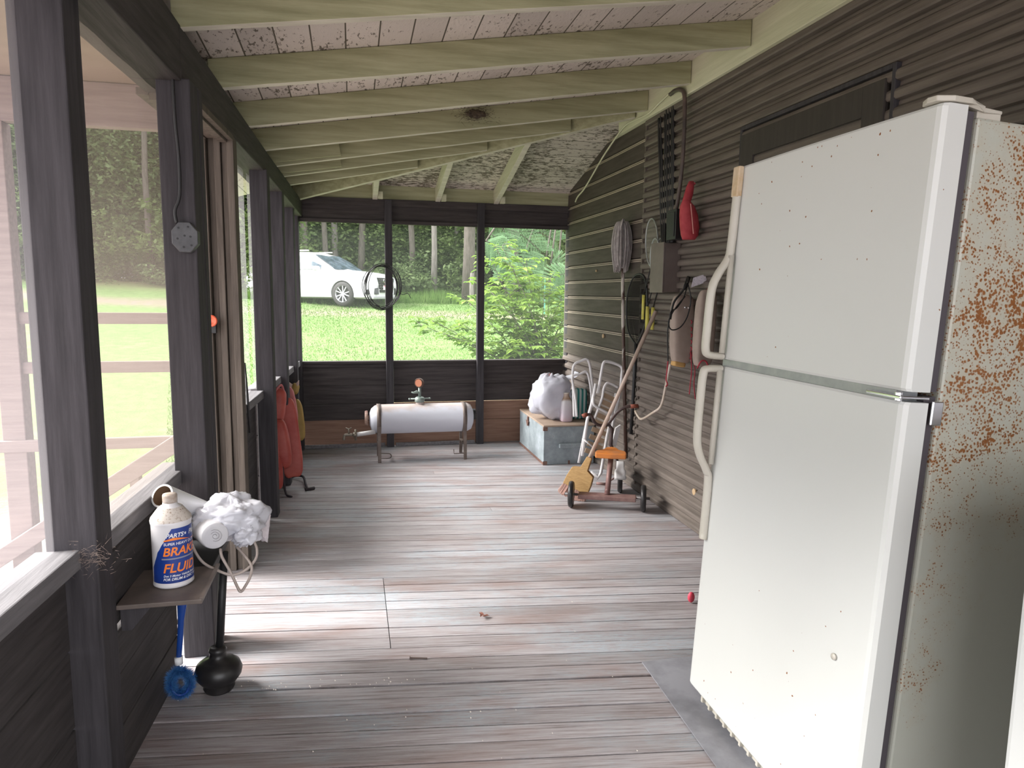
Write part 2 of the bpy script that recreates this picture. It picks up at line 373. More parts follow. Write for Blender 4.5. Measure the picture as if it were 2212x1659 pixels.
# ------------------------------------------------------------------ floor: tongue-and-groove boards, slightly askew to the walls
SL = -.134
def floor_boards():
    mb = MB(); tones = []; c0 = -2.9; pitch = .0838; k = 0
    rnd = random.Random(3)
    while c0 < 7.1:
        x0, x1 = -.75, 2.0
        segs = [(x0, x1)]
        # joint lines: patched boards by the door and a few others
        if 2.46 < c0+SL*.1 < 3.15: segs = [(x0, .118), (.121, x1)]
        elif rnd.random() < .08: j = rnd.uniform(0, 1.7); segs = [(x0, j), (j+.002, x1)]
        w_ = pitch-.0046; dz = rnd.uniform(-.0016, .0012)
        if abs(c0-2.22) < .05: w_ -= .008
        for a, b in segs:
            n = 8; dz2 = dz+rnd.uniform(-.0006, .0006); vs = []; fs = []
            for i in range(n+1):
                x = a+(b-a)*i/n; wob = .0014*nz(x*1.5, c0*3, 5)
                for yy in (c0+wob, c0+w_*.06+wob, c0+w_*.94+wob, c0+w_+wob):
                    e = -.0012 if yy in (c0+wob, c0+w_+wob) else 0
                    vs.append((x, yy+SL*x, dz2+e))
                vs.append((x, c0+w_+SL*x+wob, -.02)); vs.append((x, c0+SL*x+wob, -.02))
            for i in range(n):
                for q in range(6): fs.append((i*6+q, (i+1)*6+q, (i+1)*6+(q+1) % 6, i*6+(q+1) % 6))
            fs += [tuple(range(6)), tuple(n*6+5-q for q in range(6))]
            mb.add(vs, fs); tones += [rnd.random()]*len(fs)
        c0 += pitch; k += 1
    mb.box((-.78, -3, -.05), (2.05, 7.2, -.021), 1)
    tones += [0]*6
    o = struct(mb, 'floor', ['floor', 'black'], 'worn grey-blue painted porch floor of narrow boards')
    at = o.data.attributes.new('tone', 'FLOAT', 'FACE')
    if len(o.data.polygons) == len(tones): at.data.foreach_set('value', tones)
    # cut what sticks out past the left wall plane and the back wall
    bm = bmesh.new(); bm.from_mesh(o.data)
    bmesh.ops.bisect_plane(bm, geom=bm.verts[:]+bm.edges[:]+bm.faces[:], plane_co=(WL(2)-.12, 2, 0), plane_no=(-1, .044, 0), clear_outer=True)
    bmesh.ops.bisect_plane(bm, geom=bm.verts[:]+bm.edges[:]+bm.faces[:], plane_co=(0, 6.22, 0), plane_no=(0, 1, 0), clear_outer=True)
    bmesh.ops.bisect_plane(bm, geom=bm.verts[:]+bm.edges[:]+bm.faces[:], plane_co=(0, -1.6, 0), plane_no=(0, -1, 0), clear_outer=True)
    bm.to_mesh(o.data); bm.free()
floor_boards()

# ------------------------------------------------------------------ house wall with siding
XR = 1.88
def wall_right():
    mb = MB()
    def strip(y0, y1, z0, z1, pitch, dep, lit_lap):
        n = max(1, round((z1-z0)/pitch)); p = (z1-z0)/n
        prof = []
        for i in range(n):
            for t, d in (((0, 0), (.05, dep*.8), (.14, dep), (.42, dep), (.56, dep*.85), (.68, dep*.35), (.76, dep*.12), (.92, dep*.12)) if not lit_lap else ((0, 0), (.03, dep), (.80, dep*.8), (.86, dep*.55), (.97, .0))):
                prof.append((XR-d, z0+(i+t)*p))
        prof.append((XR, z1)); vs = []; fs = []
        for x, z in prof: vs += [(x, y0, z), (x, y1, z)]
        for i in range(len(prof)-1): fs.append((2*i, 2*i+2, 2*i+3, 2*i+1))
        mb.add(vs, fs, 2 if lit_lap else 0)
        if lit_lap:
            for i in range(n):
                for t in (.84, .93): mb.box((XR-.010-(.93-t)*.03, y0, z0+(i+t)*p-.003), (XR-.001, y1, z0+(i+t)*p+.003), 1)
    strip(-1.6, 4.398, 0, 2.46, .0655, .025, False)
    strip(4.402, 6.12, 0, .80, .0655, .025, False)
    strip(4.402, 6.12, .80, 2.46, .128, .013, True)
    mb.box((XR+.006, -1.6, -.3), (XR+.12, 6.2, 2.75))
    mb.box((XR-.017, 4.392, 0), (XR, 4.408, 2.44))
    return struct(mb, 'wall_right', ['siding', 'lit_lap', 'siding_dark'], 'dark brown house wall of lapped siding boards')
wall_right()
struct(MB().box((1.835, -1.6, 2.43), (1.879, 4.82, 2.60)).add([(1.84, 4.82, 2.43), (1.879, 4.82, 2.43), (1.879, 5.02, 2.43), (1.84, 4.82, 2.6), (1.879, 4.82, 2.6)], [(0, 3, 4, 1), (0, 1, 2)]), 'trim_ledger', 'cream_y', 'cream painted ledger board along the top of the house wall', bevel=.003)

# door in the house wall behind the refrigerator
d2 = struct(MB().box((XR-.022, 2.25, 0), (XR-.001, 3.20, 2.08)), 'door_1', 'door_paint', 'dark painted house door behind the refrigerator')
def frame_y(x0, x1, ya, yb, za, zb, wd, mb=None):
    mb = mb or MB(); mb.box((x0, ya, za), (x1, ya+wd, zb)); mb.box((x0, yb-wd, za), (x1, yb, zb)); mb.box((x0, ya+wd, zb-wd), (x1, yb-wd, zb)); mb.box((x0, ya+wd, za), (x1, yb-wd, za+wd)); return mb
frame_y(XR-.034, XR-.0225, 2.25, 3.20, .0, 2.09, .11).build('door_frame', 'door_paint', d2, bevel=.002)
struct(frame_y(XR-.026, XR-.001, 2.21, 3.225, .0, 2.135, .018), 'trim_door_edge', 'dark_z', bevel=.003)

# ------------------------------------------------------------------ roof
def zL(y): return 2.19-.045*(max(min(y, 5.6), -1.6)-2.5)
def zmain(x, y): return zL(y)+(x+.45)*(2.48-zL(y))/2.31
HP0, HP1 = V((-.43, 5.98, 0)), V((1.84, 4.50, 0))
def yhip(x): return HP0.y+(x-HP0.x)*(HP1.y-HP0.y)/(HP1.x-HP0.x)
ZB = 2.085; RD = .12
def zback(x, y):
    yh = yhip(x); z0 = zmain(x, yh); return z0+(y-yh)/max(.02, 6.06-yh)*(ZB-z0) if y > yh else z0
def ceiling():
    mb = MB(); nx, ny = 24, 40
    vs = []; fs = []
    for j in range(ny+1):
        for i in range(nx+1):
            x = -.95+(1.99+.95)*i/nx; yh = min(yhip(x), 6.35); y = -1.6+(yh+1.6)*j/ny
            vs.append((x, y, zmain(x, y)+RD))
    fs = [(j*(nx+1)+i, (j+1)*(nx+1)+i, (j+1)*(nx+1)+i+1, j*(nx+1)+i+1) for j in range(ny) for i in range(nx)]
    mb.add(vs, fs, 0)
    vs = []
    for j in range(13):
        for i in range(nx+1):
            x = -.95+(1.99+.95)*i/nx; yh = min(yhip(x), 6.35); y = yh+(6.42-yh)*j/12
            vs.append((x, y, zback(x, y)+RD))
    mb.add(vs, [(j*(nx+1)+i, (j+1)*(nx+1)+i, (j+1)*(nx+1)+i+1, j*(nx+1)+i+1) for j in range(12) for i in range(nx)], 1)
    n = len(mb.v)   # roof thickness above
    top = [(x, y, z+.05) for x, y, z in mb.v]; mb.add(top, [tuple(i for i in reversed(f)) for f in mb.f[:]], 2)
    return struct(mb, 'ceiling', ['ceil0', 'ceil1', 'black'], 'peeling whitewashed board ceiling under the roof')
ceiling()
rl = [(-1.0, -1.0), (-.4, -.4), (.2, .2), (.8, .8), (1.4, 1.4), (2.0, 2.0), (2.64, 2.53), (3.25, 3.15), (3.83, 3.75), (4.32, 4.33)]
rn = 0
def rafter(p, q, wd=.042, name='trim_rafter', mat_='cream_x', lab=None, sag=0):
    p, q = V(p), V(q); mb = MB(); n = 10; vs = []; d = (q-p); sd = V((d.y, -d.x, 0)).normalized()*(wd/2)
    for i in range(n+1):
        c = p.lerp(q, i/n); j = .003*nz(c.x*2, c.y*3, 1)
        for s_, h in ((-1, 0), (1, 0), (1, RD), (-1, RD)): vs.append(c+sd*s_+V((0, 0, h+(j if h == 0 else 0))))
    fs = [(i*4+k, i*4+(k+1) % 4, (i+1)*4+(k+1) % 4, (i+1)*4+k) for i in range(n) for k in range(4)]+[(3, 2, 1, 0), tuple(n*4+k for k in range(4))]
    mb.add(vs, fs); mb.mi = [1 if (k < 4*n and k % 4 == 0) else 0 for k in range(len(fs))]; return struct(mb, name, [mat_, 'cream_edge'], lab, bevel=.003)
for i, (a, b) in enumerate(rl):
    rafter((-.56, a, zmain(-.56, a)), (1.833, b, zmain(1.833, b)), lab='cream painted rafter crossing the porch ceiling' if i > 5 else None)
for i, (yl, ) in enumerate(((4.72,), (5.05,), (5.35,))):
    # shortened rafters that die into the hip
    x1 = HP0.x+(yl-HP0.y)/(HP1.y-HP0.y)*(HP1.x-HP0.x)-.05
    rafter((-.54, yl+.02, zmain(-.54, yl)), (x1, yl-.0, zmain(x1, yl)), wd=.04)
struct(MB().beam((-.50, 4.69, zmain(-.4, 4.7)+.055), (-.06, 4.685, zmain(0, 4.7)+.055), .022, .11), 'trim_scab_1', 'cream_x', bevel=.002)
struct(MB().beam((-.50, 5.02, zmain(-.4, 5.05)+.055), (-.06, 5.015, zmain(0, 5.05)+.055), .022, .11), 'trim_scab_2', 'cream_x', bevel=.002)
hp = V((HP0.x, HP0.y, zmain(HP0.x, HP0.y)-.02)); hq = V((1.835, 4.51, zmain(1.835, 4.51)))
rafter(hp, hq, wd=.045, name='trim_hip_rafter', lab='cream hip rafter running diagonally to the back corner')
for xx in (.20, .72, 1.22):
    yh = yhip(xx)+.03
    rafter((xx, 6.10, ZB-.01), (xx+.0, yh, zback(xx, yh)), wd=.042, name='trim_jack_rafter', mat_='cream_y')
    struct(MB().box((xx+.022, 5.98, ZB-.005), (xx+.06, 6.03, ZB+.05)), 'trim_block', 'cream_y')

struct(MB().box((-.50, 6.085, 2.075), (1.90, 6.10, 2.26)), 'trim_frieze_back', 'cream_x', 'olive cream frieze board above the dark back beam', bevel=.002)
_bl = MB()
for _a, _c in ((-1.6, .4), (.4, 2.4), (2.4, 4.4), (4.4, 6.1)):
    _x0, _x1 = WL(_a)-.04, WL(_c)-.04; _bl.hexa([(_x0-.02, _a, zL(_a)-.01), (_x0, _a, zL(_a)-.01), (_x1, _c, zL(_c)-.01), (_x1-.02, _c, zL(_c)-.01), (_x0-.02, _a, zL(_a)+.12), (_x0, _a, zL(_a)+.12), (_x1, _c, zL(_c)+.12), (_x1-.02, _c, zL(_c)+.12)])
struct(_bl, 'trim_blocking_left', 'dark_y')
# ------------------------------------------------------------------ left side: header, posts, sills, low boards, screens
def skew(mb_pts, y): return [(x+WL(y), y, z) for x, z in mb_pts]
def lbox(y0, y1, xa, xb, z0, z1, mb=None, mi=0):   # box following the slanted left wall
    mb = mb or MB(); a, b = WL(y0), WL(y1)
    return mb.hexa([(a+xa, y0, z0), (a+xb, y0, z0), (b+xb, y1, z0), (b+xa, y1, z0), (a+xa, y0, z1), (a+xb, y0, z1), (b+xb, y1, z1), (b+xa, y1, z1)], mi)
hd = MB()
for y0, y1 in ((-1.6, 2.6), (2.6, 4.4), (4.4, 6.12)):
    a, b = WL(y0), WL(y1)
    z0, z1 = (2.03, 2.0) if y0 < 2 else ((2.0, 1.98) if y0 < 4 else (1.98, 1.92))
    hd.hexa([(a-.10, y0, z0), (a+.06, y0, z0), (b+.06, y1, z1), (b-.10, y1, z1), (a-.10, y0, zL(y0)-.003), (a+.06, y0, zL(y0)-.003), (b+.06, y1, zL(y1)-.003), (b-.10, y1, zL(y1)-.003)])
struct(hd, 'trim_header_left', 'dark_y', 'dark beam along the top of the left screens', bevel=.004)
def post(y0, y1, xa, xb, zt=2.03, nm='trim_post', lab=None, z0=0):
    return struct(lbox(y0, y1, xa, xb, z0, zt), nm, 'dark_z', lab, bevel=.004)
post(1.865, 1.962, -.115, .0, 2.028, lab='dark brown wooden post nearest the camera')
post(2.60, 2.70, -.02, .085, 2.01, lab='dark brown wooden post beside the door opening')
post(2.71, 2.76, -.01, .085, 2.01, 'trim_post')
post(.35, .45, -.115, .0, 2.028)
post(4.22, 4.31, -.02, .075, 1.99, lab='dark brown wooden post beyond the door jamb')
post(4.92, 5.01, -.02, .06, 1.975, lab='dark brown post between the life jackets')
post(5.60, 5.68, -.02, .045, 1.96)
post(6.02, 6.10, -.04, .03, 1.95)
# door jamb and lintel (the doorway itself is open)
jm = MB(); Yj = 3.40
xs = [-.79, -.75, -.718, -.65, -.615, -.585, -.555, -.528, -.497]
ys = [0.03, 0, .05, .015, .05, .02, .035, .0]
for i in range(8): jm.box((xs[i]+.0012, Yj+ys[i], 0), (xs[i+1]-.0012, Yj+.10, 2.03))
jb = struct(jm, 'door_2', 'jamb', 'weathered brown jamb of the open porch doorway', bevel=.003)
lt = MB()
for i, (xa, xb, z0) in enumerate(((-.13, -.09, 2.0), (-.088, -.05, 1.985), (-.048, .0, 1.99), (.002, .035, 1.975), (.037, .062, 1.985))):
    lbox(2.765, Yj, xa, xb, z0-.01, z0+.014, lt)
lt.build('lintel', 'jamb', jb, bevel=.002)
latch = MB().box((-.645, 3.375, 1.13), (-.595, 3.40, 1.20)).build('latch', 'black', jb, bevel=.003, label='black latch')
MB().lathe([(0, 0), (.024, .001), (.026, .008), (.016, .010), (.015, .006), (.0, .006)], PY(457, 693, 3.372), (0, -1, 0), 20).build('knob', mat('orange_knob', (.75, .13, .06), .4), latch, smooth=True, label='orange round knob')
MB().tube([PY(430, 512, 3.39), PY(437, 600, 3.39), PY(445, 683, 3.39)], .004).tube([PY(447, 705, 3.39), PY(448, 800, 3.39), PY(452, 900, 3.39)], .005).build('latch_rod', 'white', jb)

def sill(y0, y1, xa, xb, z0=.628, z1=.678):
    m_ = MB(); return lbox(y0, y1, xa, xb, z0, z1, m_)
def boards(y0, y1, xa, xb, ztop, gaps, mb=None):
    mb = mb or MB(); z = .0; rnd = random.Random(int(y0*10)); k = 0
    for h, g in gaps:
        lbox(y0, y1, xa+rnd.uniform(0, .004), xb+rnd.uniform(-.003, .003), z+.0, min(z+h, ztop), mb); z += h+g
    return mb
wl = MB()
boards(-1.6, 1.94, -.10, -.078, .628, ((.21, .006), (.20, .006), (.24, .0)), wl)
boards(1.94, 2.50, -.03, -.008, .628, ((.14, .004), (.145, .004), (.12, .014), (.23, 0)), wl)
boards(3.51, 4.22, -.06, -.03, .70, ((.23, .002), (.24, .002), (.26, 0)), wl)
boards(4.31, 6.10, -.06, -.03, .70, ((.23, .004), (.24, .004), (.26, 0)), wl)
for _k in range(7): lbox(-1.6, .30, -.09, -.07, .64+.20*_k, .835+.20*_k, wl)  # unseen boards beside and behind the camera, added to darken the near floor
struct(wl, 'wall_left', 'dark_y', 'low dark board wall under the left screens, with unseen boards added above it behind the camera', bevel=.002)
def window(n, y0, y1, sxa, sxb, zs0, zs1, sx, mname, ztop, fold=0):
    root = struct(sill(y0, y1, sxa, sxb, zs0, zs1), 'window_%d' % n, 'sill_y', 'screened opening with a grey sill', bevel=.004)
    def fn(u, v):
        y = y0+(y1-y0)*u; z = zs1+(ztop-zs1)*v; d = 0
        if fold: d = fold*min(1, 6*v, 6*(1-v))*min(1, 6*u, 6*(1-u))*(.6*nz(u*4, v*.9, 3)+.5*sin(u*17+v*2.5+2*nz(u*2, v*2, 1))*(.3+.7*v))
        return (WL(y)+sx+d, y, z)
    MB().grid(fn, 60 if fold else 2, 40 if fold else 2).build('screen', mname, root, smooth=True)
    return root
window(1, .45, 1.87, -.14, -.04, .632, .682, -.095, 'screen_pale', 2.03)
window(2, 1.955, 2.74, -.10, .0, .645, .695, -.055, 'screen_sheer', 2.03, .03)
window(3, 3.50, 4.22, -.10, .02, .71, .755, -.05, 'screen_pale', 1.99)
window(4, 4.31, 5.60, -.10, .02, .71, .755, -.05, 'screen_pale', 1.99)
window(5, 5.68, 6.02, -.10, .02, .71, .755, -.05, 'screen_pale', 1.96)

# ------------------------------------------------------------------ back wall
YB = 6.10
bw = MB()
def bx_(x0, x1, y0, y1, z0, z1, mi=0): bw.box((x0, y0, z0), (x1, y1, z1), mi)
XA, XB = -.50, 1.90
for z0, z1 in ((.235, .373), (.375, .5315), (.5325, .69)): bx_(XA, .30, YB+.01, YB+.035, z0, z1)
for z0, z1 in ((.376, .531), (.532, .69)): bx_(.34, XB, YB+.012, YB+.035, z0, z1)
bx_(XA, .30, YB+.02, YB+.045, -.02, .233, 1)
bx_(.34, XB, YB+.02, YB+.045, -.02, .205, 1); bx_(.34, XB, YB+.02, YB+.045, .208, .371, 1)
bx_(XA, XB, YB-.005, YB+.03, .690, .735); bx_(XA, XB, YB-.03, YB+.05, .722, .741)
struct(bw, 'wall_back', ['dark_x', 'red_x'], 'dark board wall under the back screens with bare reddish boards below', bevel=.002)
struct(MB().box((XA, YB-.01, 1.90), (XB+.0, YB+.06, 2.08)).box((XA, YB-.03, 2.03), (XB-.0, YB-.008, 2.088)).box((XA, YB-.035, 1.885), (XB, YB-.008, 1.915)), 'trim_header_back', 'dark_x', 'dark beam over the back screens', bevel=.003)
struct(MB().box((.275, YB-.07, 0), (.335, YB+.0, 2.08)), 'trim_mullion_1', 'dark_z', 'left dark upright dividing the back screens', bevel=.003)
struct(MB().box((1.055, YB-.07, 0), (1.115, YB+.0, 2.08)), 'trim_mullion_2', 'dark_z', 'right dark upright dividing the back screens', bevel=.003)
struct(MB().box((1.868, YB-.06, 0), (1.93, YB+.03, 2.08)), 'trim_corner_right', 'dark_z', bevel=.003)
struct(MB().box((XA, YB-.03, .001), (.26, YB+.008, .028)).box((.35, YB-.05, .001), (1.04, YB-.02, .03)), 'baseboard_back', 'sill_y', bevel=.003)
for i, (a, b) in enumerate(((-.46, .275), (.335, 1.055), (1.115, 1.868))):
    o = MB().grid(lambda u, v: (a+(b-a)*u, YB-.002, .742+(1.90-.742)*v), 2, 2)
    struct(o, 'window_%d' % (6+i), 'screen_clear', 'fine screen in the back wall')

# ------------------------------------------------------------------ outside the doorway: awning, stair railing
def gz(x, y):
    k = .088+.0030*min(max(-x-1, 0), 12)
    return -.45+min(max(y-7, 0), 19)*k
AW = thing('awning', 'tan awning roof outside the doorway on a wooden outer post', 'awning', (-1.1, 2.6, 2.2))
MB().box((-1.75, 1.2, 2.18), (-.76, 3.46, 2.195)).build('roof_panel', 'tan', AW)
MB().box((-1.75, 3.38, 2.0), (-.76, 3.44, 2.178)).build('beam', 'outer', AW, bevel=.003)
MB().box((-1.75, 1.2, 2.10), (-1.70, 3.38, 2.178)).build('edge_beam', 'outer', AW, bevel=.003)
MB().box((-1.475, 3.38, -.47), (-1.385, 3.46, 2.0)).build('post', 'outer', AW, bevel=.004, label='vertical wooden post')
RA = thing('stair_railing', 'wooden stair railing with three rails seen through the left screens', 'railing', (-1.2, 3.42, -.45))
for z in (1.17, .955, .62): MB().box((-2.9, 3.40 if z > .9 else 3.36, z), (-.72, 3.43 if z > .9 else 3.39, z+.05)).build('rail', 'outer', RA, bevel=.003)
MB().beam((-1.9, 3.34, -.10), (-.72, 3.34, .68), .05, .07).build('handrail', 'outer', RA, bevel=.004)
MB().box((-.97, 3.32, -.45), (-.93, 3.37, .56)).build('baluster', 'outer', RA, bevel=.003)
MB().box((-1.31, 3.33, -.45), (-1.25, 3.38, .28)).build('baluster', 'outer', RA, bevel=.003)
MB().box((-2.95, 3.38, -.45), (-2.87, 3.46, 1.25)).build('newel_post', 'outer', RA, bevel=.003)
ST = thing('entry_steps', 'pale wooden steps outside the open doorway', 'steps', (-1.0, 3.05, -.45))
for i in range(3): MB().box((-1.02-.27*i, 2.75, -.12-.13*i), (-.755-.27*i, 3.33, -.085-.13*i)).build('tread', 'sill_y', ST, bevel=.003)
for y in (2.72, 3.30):
    m_ = MB().hexa([(-.76, y, -.45), (-1.6, y, -.45), (-1.6, y+.03, -.45), (-.76, y+.03, -.45), (-.76, y, -.125), (-1.56, y, -.40), (-1.56, y+.03, -.40), (-.76, y+.03, -.125)]).build('stringer', 'outer', ST)
# ------------------------------------------------------------------ ground, grass, forest
def ground():
    mb = MB(); nx, ny = 90, 80
    mb.grid(lambda u, v: (-45+90*u, -14+64*v, gz(-45+90*u, -14+64*v)+(.05*nz(-45+90*u, -14+64*v, 0, .5) if -14+64*v > 8 else 0)), nx, ny)
    o = mb.build('ground', 'ground', smooth=True); tag(o, None, None, kind='structure')
ground()
def grass():
    rnd = np.random.RandomState(5); N = 60000
    y = 7.2+rnd.rand(N)**1.3*16; x = y*(-.22+.62*rnd.rand(N))-.2
    keep = []; vs = np.zeros((N*3, 3)); h = .018+.035*rnd.rand(N); a = rnd.rand(N)*2*pi; w = .003+.004*y/10
    z = np.array([gz(X_, Y_) for X_, Y_ in zip(x, y)])-.01+.03*0
    for k, (sx, sz) in enumerate(((-1, 0), (1, 0), (0, 1))):
        vs[k::3, 0] = x+sx*w*np.cos(a)+(sz*(rnd.rand(N)-.5)*.05); vs[k::3, 1] = y+sx*w*np.sin(a)+(sz*(rnd.rand(N)-.5)*.05); vs[k::3, 2] = z+sz*h+.02
    me = bpy.data.meshes.new('grass'); me.vertices.add(N*3); me.vertices.foreach_set('co', vs.ravel())
    me.loops.add(N*3); me.loops.foreach_set('vertex_index', np.arange(N*3, dtype=np.int32))
    me.polygons.add(N); me.polygons.foreach_set('loop_start', np.arange(0, N*3, 3, dtype=np.int32)); me.update(calc_edges=True); me.validate()
    me.materials.append(M['grass']); o = bpy.data.objects.new('grass', me); col.objects.link(o)
    tag(o, 'short bright green lawn grass seen through the back screens', 'grass', kind='stuff')
grass()
def leaf_mesh(name, N, r, size, mat_, seed, hollow=.25, flat=1.):
    rnd = np.random.RandomState(seed); d = rnd.randn(N, 3); d /= np.linalg.norm(d, axis=1)[:, None]
    # clustered clumps
    K = max(6, N//60); cd = rnd.randn(K, 3); cd /= np.linalg.norm(cd, axis=1)[:, None]; cr = hollow+(1-hollow)*rnd.rand(K)**.6
    cc = cd*cr[:, None]; ci = rnd.randint(0, K, N); p = cc[ci]+d*(rnd.rand(N)**.5)[:, None]*.26
    p = p*np.array(r)
    u = rnd.randn(N, 3); u[:, 2] *= .5*flat; u /= np.linalg.norm(u, axis=1)[:, None]; w_ = rnd.randn(N, 3); w_[:, 2] *= .6
    w_ -= u*(w_*u).sum(1)[:, None]; w_ /= np.linalg.norm(w_, axis=1)[:, None]; s = size*(.6+.8*rnd.rand(N))[:, None]
    vs = np.stack([p-u*s, p+w_*s*.45, p+u*s, p-w_*s*.45], 1).reshape(-1, 3)
    me = bpy.data.meshes.new(name); me.vertices.add(N*4); me.vertices.foreach_set('co', vs.ravel())
    me.loops.add(N*4); me.loops.foreach_set('vertex_index', np.arange(N*4, dtype=np.int32))
    me.polygons.add(N); me.polygons.foreach_set('loop_start', np.arange(0, N*4, 4, dtype=np.int32)); me.update(calc_edges=True)
    me.materials.append(M[mat_]); return me
crown_meshes = [leaf_mesh('crown_leaves', 12000, (3.0, 1.6, 4.6), .085, 'leaf_forest', 11), leaf_mesh('crown_leaves', 11000, (2.8, 1.6, 4.4), .085, 'leaf_forest2', 12), leaf_mesh('crown_leaves', 19000, (4.2, 2.2, 5.4), .10, 'leaf_back', 13, .0)]
shrub_meshes = [leaf_mesh('shrub_leaves', 2600, (1.7, 1.2, .95), .075, 'leaf_forest2', 21, .1), leaf_mesh('shrub_leaves', 2600, (1.9, 1.3, 1.5), .09, 'leaf_forest', 22, .1)]
def trunk_mesh(r, h, mat_, seed):
    mb = MB(); rnd = random.Random(seed); pts = [(rnd.uniform(-.03, .03)*i, rnd.uniform(-.03, .03)*i, h*i/7) for i in range(8)]
    mb.tube(pts, [r*1.25]+[r*(1-.05*i) for i in range(1, 8)], 12)
    for k in range(5):
        i = rnd.randint(3, 7); a = rnd.uniform(0, 2*pi); p = V(pts[i]); q = p+V((cos(a)*1.8, sin(a)*1.8, rnd.uniform(.5, 1.5))); mb.tube([p, p.lerp(q, .5)+V((0, 0, .2)), q], [r*.3, r*.2, r*.08], 6)
    me = bpy.data.meshes.new('trunk'); me.from_pydata(mb.v, [], mb.f); me.update(); me.shade_smooth(); me.materials.append(M[mat_]); return me
trunk_cache = {}
def tree(x, y, r, h, kind, czs, label, bark='bark', sc=1.):
    k = (round(r, 2), bark); 
    if k not in trunk_cache: trunk_cache[k] = trunk_mesh(r, 13, bark, len(trunk_cache))
    z = gz(x, y)-.1
    t = thing('forest_tree', label, 'tree', (x, y, z), 'trees of the forest beyond the lawn')
    a = bpy.data.objects.new('trunk', trunk_cache[k]); col.objects.link(a); a.parent = t; a.rotation_euler = (random.uniform(-.02, .02), random.uniform(-.03, .03), random.uniform(0, 6))
    for cz in czs:
        c = bpy.data.objects.new('foliage', crown_meshes[kind]); col.objects.link(c); c.parent = t
        c.location = (random.uniform(-.6, .6), random.uniform(1.6, 2.2), cz); c.rotation_euler = (0, 0, random.uniform(-.3, .3)+(pi if random.random() < .5 else 0)); c.scale = (sc,)*3
    return t
def atpx(px, y): return PY(px, 560, y).x
front = [(1012, 23.4, .20, 'bark', 'thick dark forest trunk right of the middle back screen'),
         (1236, 22.0, .17, 'bark_pale', 'pale grey trunk at the right edge of the back screens'),
         (1105, 25.0, .22, 'bark', 'forest tree behind the leafy bush'),
         (937, 25.0, .10, 'bark_pale', 'slim pale forest trunk in the middle back screen'),
         (893, 26.0, .11, 'bark', 'slim dark forest trunk right of the wire coil'),
         (988, 27.0, .09, 'bark_pale', 'slim forest trunk just left of the thickest trunk'),
         (778, 27.0, .13, 'bark', 'forest tree above the car bonnet'),
         (727, 27.5, .12, 'bark_pale', 'slim forest tree above the car windscreen'),
         (703, 26.5, .10, 'bark', 'dark slim forest tree above the car roof'),
         (654, 27.0, .14, 'bark', 'forest tree at the left edge of the back screens'),
         (838, 28.0, .12, 'bark', 'forest tree behind the wire coil'),
         (1170, 27.0, .15, 'bark', 'forest tree behind the right back screen')]
for i, (px, y, r, bk, lb) in enumerate(front):
    tree(atpx(px, y), y, r, 12, (0, 1, 0)[i % 3], ((5.4,), (6.2,), (5.0, 2.0))[i % 3] if i not in (0, 1) else (9.5,), lb, bk, .85+.1*(i % 3))
for i in range(11):
    x = -23+2.0*i+random.uniform(-.5, .5); y = 25.5+random.uniform(-1, 3.5)
    tree(x, y, (.12, .16, .10)[i % 3], 12, i % 2, (6.4, 2.6) if i % 2 else (7.2,), 'forest tree seen through the left screens', ('bark', 'bark_pale')[i % 2])
for i in range(38):
    x = -32+3.1*(i % 19)+1.5*(i//19); y = 32+3.5*(i//19)+random.uniform(-1, 1.5)
    tree(x, y, .2, 12, 2, (2.8, 8.6), 'dense dark tree deep in the forest', 'bark')
for i in range(44):
    x = -24+.95*i+random.uniform(-.5, .5); y = 26.0+random.uniform(-1.3, 2.6); q = i % 2
    o = bpy.data.objects.new('undergrowth_shrub', shrub_meshes[q]); col.objects.link(o); o.location = (x, y, gz(x, y)+(.5, .95)[q]); o.rotation_euler = (0, 0, random.uniform(0, 6))
    s = random.uniform(.7, 1.15); o.scale = (s, s, s)
    tag(o, 'low green undergrowth shrub at the edge of the forest', 'shrub', 'undergrowth shrubs below the forest trees')
# tall grass fringe
def fringe():
    rnd = np.random.RandomState(9); N = 16000
    y = 23.0+rnd.rand(N)*2.6; x = -4+15*rnd.rand(N); h = .15+.35*rnd.rand(N)*(.4+.6*np.sin(x*1.7)**2); a = rnd.rand(N)*2*pi
    z = np.array([gz(X_, Y_) for X_, Y_ in zip(x, y)]); vs = np.zeros((N*3, 3))
    for k, (sx, sz) in enumerate(((-1, 0), (1, 0), (0, 1))):
        vs[k::3, 0] = x+sx*.014*np.cos(a)+sz*(rnd.rand(N)-.5)*.25; vs[k::3, 1] = y+sx*.014*np.sin(a); vs[k::3, 2] = z+sz*h
    me = bpy.data.meshes.new('tall_grass'); me.from_pydata(vs.tolist(), [], [(3*i, 3*i+1, 3*i+2) for i in range(N)]); me.materials.append(M['grass'])
    o = bpy.data.objects.new('tall_grass', me); col.objects.link(o); tag(o, 'tall wild grass along the forest edge behind the driveway', 'grass', kind='stuff')
fringe()
p = PY(1020, 600, 22.6); g = gz(p.x, 22.6)
tag(MB().tube([(p.x, 22.6, g-.1), (p.x-.02, 22.6, g+.6), (p.x, 22.6, g+1.05)], [.075, .07, .06], 9).build('fence_post', 'bark_pale'), 'short weathered wooden fence post at the forest edge', 'post')
p = PY(1177, 600, 20.5); g = gz(p.x, 20.5)
tag(MB().box((p.x-.022, 20.49, g-.1), (p.x+.022, 20.5, g+1.1)).box((p.x-.004, 20.465, g-.1), (p.x+.004, 20.49, g+1.1)).build('metal_fence_post', mat('green_metal', (.10, .32, .25), .5)), 'green metal fence post behind the leafy bush', 'post')
p = PY(700, 777, 10.4)
